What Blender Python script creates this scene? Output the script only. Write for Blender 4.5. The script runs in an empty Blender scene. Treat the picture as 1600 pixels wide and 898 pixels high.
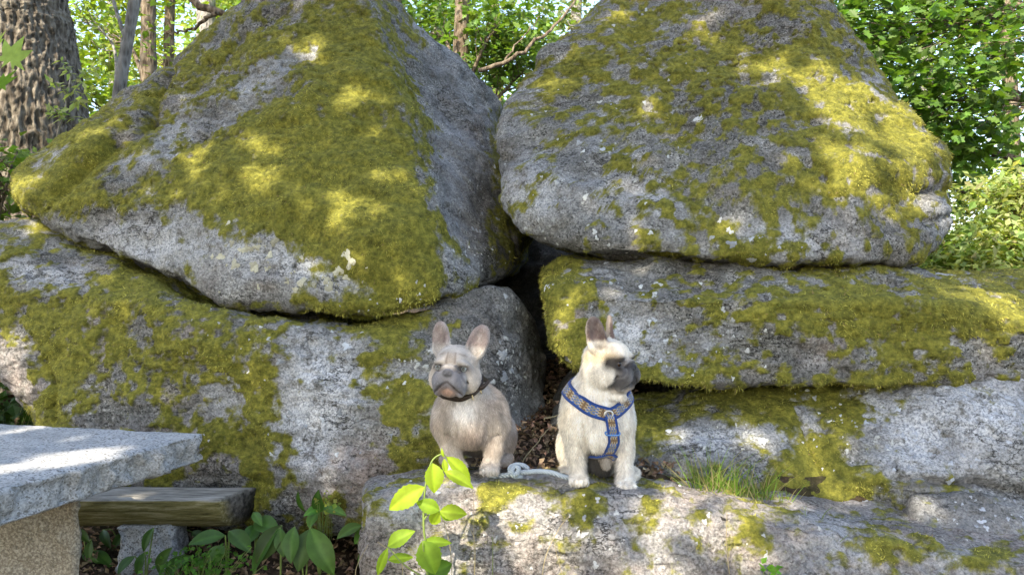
import bpy, bmesh, math, random
import numpy as np
from mathutils import Vector, Matrix
from mathutils.bvhtree import BVHTree

# ------------------------------------------------------------------ camera, sky, sun, exposure
scene = bpy.context.scene
CAMZ = 1.35
FPX = 1209.0                      # focal length in photo pixels (photo is 1600 wide)
cam_d = bpy.data.cameras.new('camera')
cam_d.sensor_width = 36.0
cam_d.lens = 36.0 * FPX / 1600.0
cam_d.clip_start = 0.05
cam_d.clip_end = 2000.0
cam = bpy.data.objects.new('camera', cam_d)
cam.location = (0, 0, CAMZ)
cam.rotation_euler = (math.radians(90), 0, 0)
scene.collection.objects.link(cam)
scene.camera = cam

SUN_EL = math.radians(44)
SUN_AZ = math.radians(206)        # compass bearing of the sun seen from the rocks (0 = +Y, 90 = +X)
S_DIR = np.array([math.sin(SUN_AZ)*math.cos(SUN_EL), math.cos(SUN_AZ)*math.cos(SUN_EL), math.sin(SUN_EL)])
world = bpy.data.worlds.new('World')
scene.world = world
world.use_nodes = True
wn = world.node_tree.nodes
wl = world.node_tree.links
wn.clear()
sky = wn.new('ShaderNodeTexSky')
sky.sky_type = 'NISHITA'
sky.sun_disc = False
sky.sun_elevation = SUN_EL
sky.sun_rotation = SUN_AZ
sky.air_density = 1.0
sky.dust_density = 2.0
bgn = wn.new('ShaderNodeBackground')
bgn.inputs['Strength'].default_value = 0.15
wo = wn.new('ShaderNodeOutputWorld')
wl.new(sky.outputs[0], bgn.inputs[0])
wl.new(bgn.outputs[0], wo.inputs[0])

sun_d = bpy.data.lights.new('sun', 'SUN')
sun_d.energy = 2.9
sun_d.angle = math.radians(0.6)
sun_d.color = (1.0, 0.93, 0.80)
sun = bpy.data.objects.new('sun', sun_d)
sun.rotation_euler = Vector(-S_DIR).to_track_quat('-Z', 'Y').to_euler()
sun.location = (-4, -6, 9)
scene.collection.objects.link(sun)

vs = scene.view_settings
vs.view_transform = 'Standard'
vs.look = 'None'
vs.exposure = 2.1
vs.gamma = 1.0
vs.use_curve_mapping = False
vs.use_white_balance = True      # the photo is balanced for the shade
vs.white_balance_temperature = 7000
vs.white_balance_tint = 10
scene.cycles.max_bounces = 6
scene.cycles.diffuse_bounces = 4
scene.cycles.transmission_bounces = 4
scene.cycles.use_denoising = True
scene.cycles.sample_clamp_indirect = 6.0

RNG = np.random.default_rng(7)
random.seed(7)

# ------------------------------------------------------------------ helpers
def P(px, py, d):
    return np.array([(px-800.0)/FPX*d, d, CAMZ-(py-449.0)/FPX*d])

def to_px(v):
    d = np.maximum(v[:, 1], 0.05)
    return 800.0+v[:, 0]/d*FPX, 449.0-(v[:, 2]-CAMZ)/d*FPX

def _hash(ix, iy, iz, seed):
    h = (ix.astype(np.int64)*374761393 + iy.astype(np.int64)*668265263 + iz.astype(np.int64)*2147483647 + seed*974711) & 0xFFFFFFFF
    h = ((h ^ (h >> 13))*1274126177) & 0xFFFFFFFF
    h = ((h ^ (h >> 16))*2246822519) & 0xFFFFFFFF
    h = h ^ (h >> 15)
    return (h & 0xFFFFFF)/float(0xFFFFFF)

def vnoise(p, seed=0):
    i = np.floor(p).astype(np.int64)
    f = p-i
    u = f*f*f*(f*(f*6-15)+10)
    x0, y0, z0 = i[:, 0], i[:, 1], i[:, 2]
    def c(a, b, e): return _hash(x0+a, y0+b, z0+e, seed)
    ux, uy, uz = u[:, 0], u[:, 1], u[:, 2]
    a = c(0,0,0)*(1-ux)+c(1,0,0)*ux
    b = c(0,1,0)*(1-ux)+c(1,1,0)*ux
    e = c(0,0,1)*(1-ux)+c(1,0,1)*ux
    g = c(0,1,1)*(1-ux)+c(1,1,1)*ux
    return ((a*(1-uy)+b*uy)*(1-uz)+(e*(1-uy)+g*uy)*uz)*2-1

def fbm(p, freq, oct=4, seed=0, gain=0.5):
    r = np.zeros(len(p)); a = 1.0; s = 0.0
    q = p*freq
    for o in range(oct):
        r += a*vnoise(q+17.3*o, seed+o*13); s += a
        a *= gain; q = q*2.03
    return r/s*1.6

def sstep(x, a, b):
    t = np.clip((x-a)/(b-a), 0, 1)
    return t*t*(3-2*t)

def mesh_np(name, V, F, mats=(), smooth=True, attrs=None):
    """V (n,3); F (m,k) int array or list of such arrays; attrs name -> (n,) or (n,3)."""
    me = bpy.data.meshes.new(name)
    V = np.ascontiguousarray(V, dtype=np.float32)
    Fs = F if isinstance(F, list) else [F]
    me.vertices.add(len(V)); me.vertices.foreach_set('co', V.ravel())
    nl = sum(f.size for f in Fs); nf = sum(len(f) for f in Fs)
    me.loops.add(nl); me.polygons.add(nf)
    me.loops.foreach_set('vertex_index', np.concatenate([f.ravel() for f in Fs]).astype(np.int32))
    tot = np.concatenate([np.full(len(f), f.shape[1], np.int32) for f in Fs])
    st = np.concatenate([[0], np.cumsum(tot)[:-1]]).astype(np.int32)
    me.polygons.foreach_set('loop_start', st)
    me.polygons.foreach_set('use_smooth', np.full(nf, smooth, dtype=bool))
    for k, a in (attrs or {}).items():
        a = np.asarray(a, dtype=np.float32)
        if a.ndim == 1:
            at = me.attributes.new(k, 'FLOAT', 'POINT'); at.data.foreach_set('value', a)
        else:
            at = me.attributes.new(k, 'FLOAT_COLOR', 'POINT')
            c = np.ones((len(a), 4), np.float32); c[:, :3] = a[:, :3]
            at.data.foreach_set('color', c.ravel())
    me.update(calc_edges=True)
    me.validate()
    for m in (mats if isinstance(mats, (list, tuple)) else [mats]):
        me.materials.append(m)
    return me

def link(name, me, parent=None, loc=None):
    o = bpy.data.objects.new(name, me)
    scene.collection.objects.link(o)
    if loc is not None: o.location = loc
    if parent is not None: o.parent = parent
    return o

def empty(name, loc, rz=0.0):
    o = bpy.data.objects.new(name, None)
    o.empty_display_size = 0.05
    scene.collection.objects.link(o)
    o.location = tuple(float(c) for c in loc); o.rotation_euler = (0, 0, rz)
    return o

def tag(o, label=None, cat=None, group=None, kind=None):
    if label: o['label'] = label
    if cat: o['category'] = cat
    if group: o['group'] = group
    if kind: o['kind'] = kind
    return o

def tube(path, radii, nseg=10, caps=True, bump=None):
    """path (n,3), radii (n,) -> V,F(list)"""
    path = np.asarray(path, float); n = len(path)
    radii = np.broadcast_to(np.asarray(radii, float), (n,))
    T = np.gradient(path, axis=0); T /= np.linalg.norm(T, axis=1)[:, None]+1e-9
    up = np.array([0, 0, 1.0]) if abs(T[0, 2]) < 0.9 else np.array([1.0, 0, 0])
    N = np.zeros_like(T); u = np.cross(T[0], up); u /= np.linalg.norm(u)
    for i in range(n):
        u = u-T[i]*np.dot(u, T[i]); u /= np.linalg.norm(u)+1e-9
        N[i] = u
    B = np.cross(T, N)
    a = np.linspace(0, 2*np.pi, nseg, endpoint=False)
    V = path[:, None, :]+radii[:, None, None]*(np.cos(a)[None, :, None]*N[:, None, :]+np.sin(a)[None, :, None]*B[:, None, :])
    V = V.reshape(-1, 3)
    i, j = np.meshgrid(np.arange(n-1), np.arange(nseg), indexing='ij')
    j2 = (j+1) % nseg
    F = np.stack([i*nseg+j, i*nseg+j2, (i+1)*nseg+j2, (i+1)*nseg+j], -1).reshape(-1, 4)
    Fs = [F]
    if caps:
        b = len(V)
        V = np.vstack([V, path[0], path[-1]])
        k = np.arange(nseg); k2 = (k+1) % nseg
        Fs.append(np.vstack([np.stack([np.full(nseg, b), k2, k], 1), np.stack([np.full(nseg, b+1), (n-1)*nseg+k, (n-1)*nseg+k2], 1)]))
    return V, Fs

def spline(pts, n):
    """Catmull-Rom through pts, n samples"""
    p = np.asarray(pts, float)
    q = np.vstack([2*p[0]-p[1], p, 2*p[-1]-p[-2]])
    t = np.linspace(0, len(p)-1-1e-6, n); i = t.astype(int); f = (t-i)[:, None]
    a, b, c, d = q[i], q[i+1], q[i+2], q[i+3]
    return 0.5*((2*b)+(-a+c)*f+(2*a-5*b+4*c-d)*f**2+(-a+3*b-3*c+d)*f**3)

class MB:
    """collects pieces of ONE part"""
    def __init__(s): s.V = []; s.F = []; s.n = 0; s.C = []
    def add(s, V, Fs, col=None):
        V = np.asarray(V, float)
        for f in (Fs if isinstance(Fs, list) else [Fs]): s.F.append(np.asarray(f)+s.n)
        s.V.append(V); s.n += len(V)
        if col is not None: s.C.append(np.broadcast_to(np.asarray(col, float), (len(V), 3)))
    def mesh(s, name, mat, smooth=True):
        by = {}
        for f in s.F: by.setdefault(f.shape[1], []).append(f)
        V = np.vstack(s.V)
        at = {'col': np.vstack(s.C)} if s.C else None
        return mesh_np(name, V, [np.vstack(v) for v in by.values()], mat, smooth, at)

# ------------------------------------------------------------------ materials
class NT:
    def __init__(s, name):
        s.m = bpy.data.materials.new(name); s.m.use_nodes = True
        s.t = s.m.node_tree; s.t.nodes.clear()
        s.out = s.t.nodes.new('ShaderNodeOutputMaterial')
    def n(s, typ, **kw):
        x = s.t.nodes.new(typ)
        for k, v in kw.items():
            if k in x.inputs: x.inputs[k].default_value = v
            else: setattr(x, k, v)
        return x
    def l(s, a, b): s.t.links.new(a, b)
    def attr(s, name, fac=False):
        a = s.n('ShaderNodeAttribute'); a.attribute_name = name
        return a.outputs['Fac'] if fac else a.outputs['Color']
    def coord(s, scale=(1, 1, 1)):
        c = s.n('ShaderNodeTexCoord'); m = s.n('ShaderNodeMapping')
        m.inputs['Scale'].default_value = scale
        s.l(c.outputs['Object'], m.inputs['Vector']); return m.outputs[0]
    def noise(s, vec, scale, detail=4, rough=0.55, out='Fac'):
        x = s.n('ShaderNodeTexNoise'); x.inputs['Scale'].default_value = scale
        x.inputs['Detail'].default_value = detail; x.inputs['Roughness'].default_value = rough
        s.l(vec, x.inputs['Vector']); return x.outputs[out]
    def voro(s, vec, scale, out='Distance', feature='F1'):
        x = s.n('ShaderNodeTexVoronoi'); x.feature = feature; x.inputs['Scale'].default_value = scale
        s.l(vec, x.inputs['Vector']); return x.outputs[out]
    def ramp(s, fac, stops, interp='LINEAR'):
        r = s.n('ShaderNodeValToRGB'); r.color_ramp.interpolation = interp
        e = r.color_ramp.elements
        while len(e) < len(stops): e.new(0.5)
        for x, (p, c) in zip(e, stops):
            x.position = p; x.color = (c[0], c[1], c[2], 1) if hasattr(c, '__len__') else (c, c, c, 1)
        s.l(fac, r.inputs[0]); return r.outputs[0]
    def mix(s, fac, a, b, mode='MIX'):
        x = s.n('ShaderNodeMix'); x.data_type = 'RGBA'; x.blend_type = mode
        for v, i in ((fac, 0), (a, 6), (b, 7)):
            if isinstance(v, (int, float)): x.inputs[i].default_value = v
            elif isinstance(v, (tuple, list)): x.inputs[i].default_value = (*v[:3], 1)
            else: s.l(v, x.inputs[i])
        return x.outputs[2]
    def math(s, op, a, b=0.0):
        x = s.n('ShaderNodeMath'); x.operation = op
        for v, i in ((a, 0), (b, 1)):
            if isinstance(v, (int, float)): x.inputs[i].default_value = v
            else: s.l(v, x.inputs[i])
        return x.outputs[0]
    def bump(s, h, strength, dist, prev=None):
        b = s.n('ShaderNodeBump'); b.inputs['Strength'].default_value = strength; b.inputs['Distance'].default_value = dist
        s.l(h, b.inputs['Height'])
        if prev is not None: s.l(prev, b.inputs['Normal'])
        return b.outputs[0]
    def bsdf(s, col, rough=0.8, normal=None, spec=0.3, metal=0.0, sheen=0.0):
        b = s.n('ShaderNodeBsdfPrincipled')
        if isinstance(col, tuple): b.inputs['Base Color'].default_value = (*col, 1)
        else: s.l(col, b.inputs['Base Color'])
        if isinstance(rough, (int, float)): b.inputs['Roughness'].default_value = rough
        else: s.l(rough, b.inputs['Roughness'])
        b.inputs['Specular IOR Level'].default_value = spec
        b.inputs['Metallic'].default_value = metal
        b.inputs['Sheen Weight'].default_value = sheen
        if normal is not None: s.l(normal, b.inputs['Normal'])
        return b.outputs[0]
    def done(s, sh):
        s.l(sh, s.out.inputs['Surface']); return s.m

def rock_material(name, warm=0.0, mossy=True):
    t = NT(name); c = t.coord()
    gr = t.noise(c, 72, 6, 0.82)
    base = t.ramp(gr, [(0.34, (0.04, 0.04, 0.036)), (0.44, (0.15, 0.15, 0.138)), (0.54, (0.285, 0.283, 0.262)), (0.64, (0.52, 0.52, 0.50))])
    v = t.voro(c, 150, 'Color')
    vv = t.n('ShaderNodeSeparateColor'); t.l(v, vv.inputs[0])
    base = t.mix(t.ramp(vv.outputs[0], [(0.86, 0), (0.9, 1)]), base, (0.05, 0.05, 0.047))
    base = t.mix(t.ramp(vv.outputs[1], [(0.86, 0), (0.9, 0.7)]), base, (0.52, 0.51, 0.49))
    # broad weathering
    big = t.noise(c, 3.2, 5, 0.6)
    base = t.mix(t.ramp(big, [(0.38, 0.55), (0.62, 0)]), base, (0.15, 0.15, 0.145), 'MULTIPLY')
    med = t.noise(c, 17, 5, 0.65)
    base = t.mix(t.ramp(med, [(0.50, 0), (0.66, 0.6)]), base, (0.12, 0.115, 0.10))
    # crusty dark cover and hairline crevices
    cr = t.noise(c, 9, 8, 0.72)
    base = t.mix(t.ramp(cr, [(0.48, 0), (0.55, 0.6), (0.72, 0.8)]), base, t.ramp(gr, [(0.36, (0.03, 0.03, 0.028)), (0.62, (0.21, 0.205, 0.195))]))
    hl = t.math('ABSOLUTE', t.math('SUBTRACT', t.noise(t.coord((1, 1, 2.2)), 6.5, 7, 0.62), 0.5))
    crev = t.ramp(hl, [(0.0, 1), (0.006, 0.7), (0.014, 0)])
    crev = t.math('MULTIPLY', crev, t.ramp(t.noise(c, 2.2, 3), [(0.45, 0), (0.6, 1)]))
    # pink feldspar tone
    pk = t.math('MULTIPLY', t.attr('pink', True), t.ramp(t.noise(c, 30, 4), [(0.35, 0.3), (0.6, 1)]))
    base = t.mix(pk, base, t.ramp(gr, [(0.36, (0.075, 0.06, 0.052)), (0.47, (0.27, 0.215, 0.19)), (0.62, (0.50, 0.43, 0.395))]))
    # pale crust lichen
    pl = t.math('MULTIPLY', t.attr('pale', True), t.ramp(t.noise(c, 19, 9, 0.78), [(0.39, 0.0), (0.50, 1)]))
    base = t.mix(pl, base, t.ramp(t.noise(c, 120, 3, 0.7), [(0.34, (0.17, 0.18, 0.195)), (0.48, (0.44, 0.46, 0.49)), (0.62, (0.68, 0.69, 0.70))]))
    base = t.mix(crev, base, (0.02, 0.018, 0.015))
    # dark stain, and shade painted into seams, cracks and gap sides
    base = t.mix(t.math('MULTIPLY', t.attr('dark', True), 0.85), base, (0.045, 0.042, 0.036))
    if warm: base = t.mix(warm, base, (1.0, 0.88, 0.78), 'MULTIPLY')
    h1 = t.noise(c, 60, 5, 0.7)
    bm = t.bump(h1, 0.75, 0.012)
    bm = t.bump(gr, 0.5, 0.005, bm)
    bm = t.bump(t.math('SUBTRACT', cr, crev), 0.6, 0.02, bm)
    if mossy:
        mo = t.math('ADD', t.attr('moss', True), t.math('MULTIPLY', t.math('SUBTRACT', t.noise(c, 55, 8, 0.78), 0.5), 1.1))
        mf = t.ramp(mo, [(0.26, 0), (0.48, 0.7), (0.64, 1)])
        mc = t.ramp(t.noise(c, 36, 6, 0.75), [(0.30, (0.045, 0.048, 0.009)), (0.5, (0.155, 0.153, 0.024)), (0.66, (0.29, 0.27, 0.045))])
        base = t.mix(mf, base, mc)
    return t.done(t.bsdf(base, 0.88, bm, 0.25))

def leaf_material(name, trans=0.45, rough=0.5, spec=0.35):
    t = NT(name); c = t.coord()
    col = t.attr('col')
    col = t.mix(0.35, col, t.ramp(t.noise(c, 40, 3), [(0.3, 0.55), (0.7, 1.3)]), 'MULTIPLY')
    b = t.bsdf(col, rough, None, spec)
    tr = t.n('ShaderNodeBsdfTranslucent')
    t.l(t.mix(1.0, col, (1.5, 1.45, 0.55), 'MULTIPLY'), tr.inputs[0])
    mx = t.n('ShaderNodeMixShader'); mx.inputs[0].default_value = trans
    t.l(b, mx.inputs[1]); t.l(tr.outputs[0], mx.inputs[2])
    return t.done(mx.outputs[0])

def col_material(name, rough=0.8, spec=0.3, bumpscale=None, bumpd=0.002, vary=0.3, vscale=60, sheen=0.0):
    t = NT(name); c = t.coord()
    col = t.attr('col')
    if vary: col = t.mix(vary, col, t.ramp(t.noise(c, vscale, 4, 0.65), [(0.3, 0.45), (0.7, 1.35)]), 'MULTIPLY')
    bm = t.bump(t.noise(c, bumpscale, 4, 0.65), 0.7, bumpd) if bumpscale else None
    if sheen:
        w = t.attr('wet', True)
        rough = t.math('SUBTRACT', rough, t.math('MULTIPLY', w, rough-0.28))
    return t.done(t.bsdf(col, rough, bm, spec, 0.0, sheen))

def plain(name, col, rough=0.6, spec=0.4, metal=0.0, bumpscale=None, bumpd=0.001):
    t = NT(name); c = t.coord()
    cc = t.mix(0.4, col, t.ramp(t.noise(c, 80, 4), [(0.3, 0.6), (0.7, 1.25)]), 'MULTIPLY')
    bm = t.bump(t.noise(c, bumpscale, 3), 0.6, bumpd) if bumpscale else None
    return t.done(t.bsdf(cc, rough, bm, spec, metal))

M = {}
M['rock'] = rock_material('mossy granite')
M['ledge'] = rock_material('pink granite')
M['moss'] = col_material('moss strands', 0.9, 0.1, vary=0.0)
M['lichen'] = col_material('crust lichen', 0.95, 0.1, 220, 0.002, 0.35, 160)
M['leaf'] = leaf_material('green leaves')
M['softleaf'] = leaf_material('young leaves', 0.55, 0.55, 0.25)
M['lily'] = leaf_material('broad waxy leaves', 0.25, 0.5, 0.35)
M['litter'] = col_material('dry leaf litter', 0.9, 0.15, None, 0, 0.4, 60)
M['fur'] = col_material('short fur', 0.85, 0.25, 260, 0.0025, 0.22, 110, 0.15)
M['hair'] = col_material('guard hairs', 0.8, 0.15, vary=0.0)

def bark_material(name, c1, c2, c3, scale=14):
    t = NT(name); c = t.coord((1, 1, 0.28))
    a = t.noise(c, scale, 7, 0.7)
    b = t.voro(c, scale*1.6, 'Distance')
    h = t.math('ADD', a, t.math('MULTIPLY', b, 0.6))
    col = t.ramp(h, [(0.45, c1), (0.72, c2), (0.98, c3)])
    lich = t.noise(t.coord(), 22, 5, 0.7)
    col = t.mix(t.ramp(lich, [(0.60, 0), (0.7, 0.5)]), col, (0.30, 0.31, 0.27))
    return t.done(t.bsdf(col, 0.92, t.bump(h, 0.9, 0.03), 0.15))
M['oakbark'] = bark_material('furrowed oak bark', (0.022, 0.018, 0.014), (0.12, 0.10, 0.078), (0.26, 0.23, 0.185), 22)
M['bark'] = bark_material('brown bark', (0.035, 0.026, 0.018), (0.12, 0.09, 0.062), (0.22, 0.18, 0.13), 22)
M['greybark'] = bark_material('smooth grey bark', (0.11, 0.10, 0.092), (0.23, 0.215, 0.195), (0.33, 0.315, 0.29), 26)

# ------------------------------------------------------------------ ground
def ground_z(x, y):
    z = np.full(np.shape(x), 0.0)
    z = z+0.17*sstep(y, 1.6, 2.9)*sstep(-x, 0.35, 0.7)
    z = z+0.10*sstep(y, 3.0, 3.6)*sstep(-x, 0.35, 0.7)
    fill = sstep(x, -0.40, -0.25)*sstep(y, 2.62, 2.86)
    z = np.where(fill > 0, np.maximum(z, (0.655+0.16*np.clip(y-3.0, 0, 2.0))*fill), z)
    far = sstep(y, 4.2, 6.5)
    z = z*(1-far)+0.92*far
    z = z+0.5*sstep(y, 14, 60)
    return z

def make_ground():
    gx = np.concatenate([np.linspace(-600, -9, 14), np.linspace(-8, 8, 241), np.linspace(9, 600, 14)])
    gy = np.concatenate([np.linspace(-300, -5, 8), np.linspace(-4, 9, 196), np.linspace(10, 60, 26), np.linspace(80, 900, 10)])
    X, Y = np.meshgrid(gx, gy, indexing='ij')
    V = np.stack([X.ravel(), Y.ravel(), ground_z(X.ravel(), Y.ravel())], 1)
    near = (np.abs(V[:, 0]) < 9) & (V[:, 1] < 10)
    V[:, 2] += fbm(V*np.array([1, 1, 0]), 3.0, 4, 5)*0.02*near
    nx, ny = len(gx), len(gy)
    i, j = np.meshgrid(np.arange(nx-1), np.arange(ny-1), indexing='ij')
    F = np.stack([i*ny+j, (i+1)*ny+j, (i+1)*ny+j+1, i*ny+j+1], -1).reshape(-1, 4)
    t = NT('forest floor'); c = t.coord()
    a = t.noise(c, 26, 6, 0.7)
    col = t.ramp(a, [(0.3, (0.012, 0.009, 0.006)), (0.5, (0.05, 0.034, 0.022)), (0.68, (0.12, 0.085, 0.055))])
    col = t.mix(t.ramp(t.noise(c, 0.6, 4), [(0.5, 0), (0.62, 0.6)]), col, (0.045, 0.06, 0.015))
    m = t.done(t.bsdf(col, 0.95, t.bump(a, 0.9, 0.02), 0.1))
    tag(link('ground', mesh_np('ground', V, F, m)), kind='structure')
make_ground()

# ------------------------------------------------------------------ boulders
def cube_sphere(n):
    idx = {}; V = []; F = []
    key = np.linspace(-1, 1, n+1)
    def vid(a):
        if a not in idx:
            idx[a] = len(V); V.append(a)
        return idx[a]
    for ax in range(3):
        for sgn in (0, n):
            o = [k for k in range(3) if k != ax]
            for i in range(n):
                for j in range(n):
                    q = []
                    for di, dj in ((0, 0), (1, 0), (1, 1), (0, 1)):
                        a = [0, 0, 0]; a[ax] = sgn; a[o[0]] = i+di; a[o[1]] = j+dj
                        q.append(vid(tuple(a)))
                    flip = (sgn == n) ^ (ax == 1)
                    F.append(q if flip else q[::-1])
    V = key[np.array(V)]
    return V, np.array(F)
_cs = {}
def cube_dirs(n):
    if n not in _cs:
        V, F = cube_sphere(n)
        E = np.vstack([F[:, [0, 1]], F[:, [1, 2]], F[:, [2, 3]], F[:, [3, 0]]])
        E = np.unique(np.sort(E, 1), axis=0)
        W = np.tan(V*math.pi/4*0.96)
        _cs[n] = (W/np.linalg.norm(W, axis=1)[:, None], F, E)
    return _cs[n]

def laplace(V, E, it, lam=0.6):
    n = len(V)
    deg = np.bincount(E.ravel(), minlength=n)[:, None]
    for _ in range(it):
        S = np.zeros_like(V)
        for k in range(V.shape[1]):
            S[:, k] = np.bincount(E[:, 0], V[E[:, 1], k], n)+np.bincount(E[:, 1], V[E[:, 0], k], n)
        V = V+lam*(S/deg-V)
    return V

def vnormals(V, F):
    N = np.cross(V[F[:, 2]]-V[F[:, 0]], V[F[:, 3 if F.shape[1] == 4 else 1]]-V[F[:, 1 if F.shape[1] == 4 else 0]])
    if F.shape[1] == 3: N = np.cross(V[F[:, 1]]-V[F[:, 0]], V[F[:, 2]]-V[F[:, 0]])
    out = np.zeros_like(V)
    for k in range(F.shape[1]):
        for a in range(3): out[:, a] += np.bincount(F[:, k], N[:, a], len(V))
    return out/(np.linalg.norm(out, axis=1)[:, None]+1e-12)

def hull_planes(pts):
    bm = bmesh.new()
    for p in pts: bm.verts.new(p)
    bmesh.ops.convex_hull(bm, input=bm.verts)
    bm.normal_update()
    N = np.array([f.normal[:] for f in bm.faces]); C = np.array([f.calc_center_median()[:] for f in bm.faces])
    bm.free()
    ctr = pts.mean(0)
    s = np.sign(np.einsum('ij,ij->i', N, C-ctr)); N = N*s[:, None]
    return N, np.einsum('ij,ij->i', N, C)

def seg_dist(px, py, x0, y0, x1, y1):
    dx, dy = x1-x0, y1-y0
    t = np.clip(((px-x0)*dx+(py-y0)*dy)/(dx*dx+dy*dy+1e-9), 0, 1)
    return np.hypot(px-x0-t*dx, py-y0-t*dy), t

def field(px, py, base, blobs):
    """patches of cover drawn on the front of a stone: (x,y,rx,ry,s) or ('l',x0,y0,x1,y1,w,s)"""
    f = np.full(len(px), float(base))
    for b in blobs:
        if b[0] == 'l':
            d, _ = seg_dist(px, py, *b[1:5]); f += b[6]*np.exp(-(d/b[5])**2)
        else:
            f += b[4]*np.exp(-(((px-b[0])/b[2])**2+((py-b[1])/b[3])**2))
    return f

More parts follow.
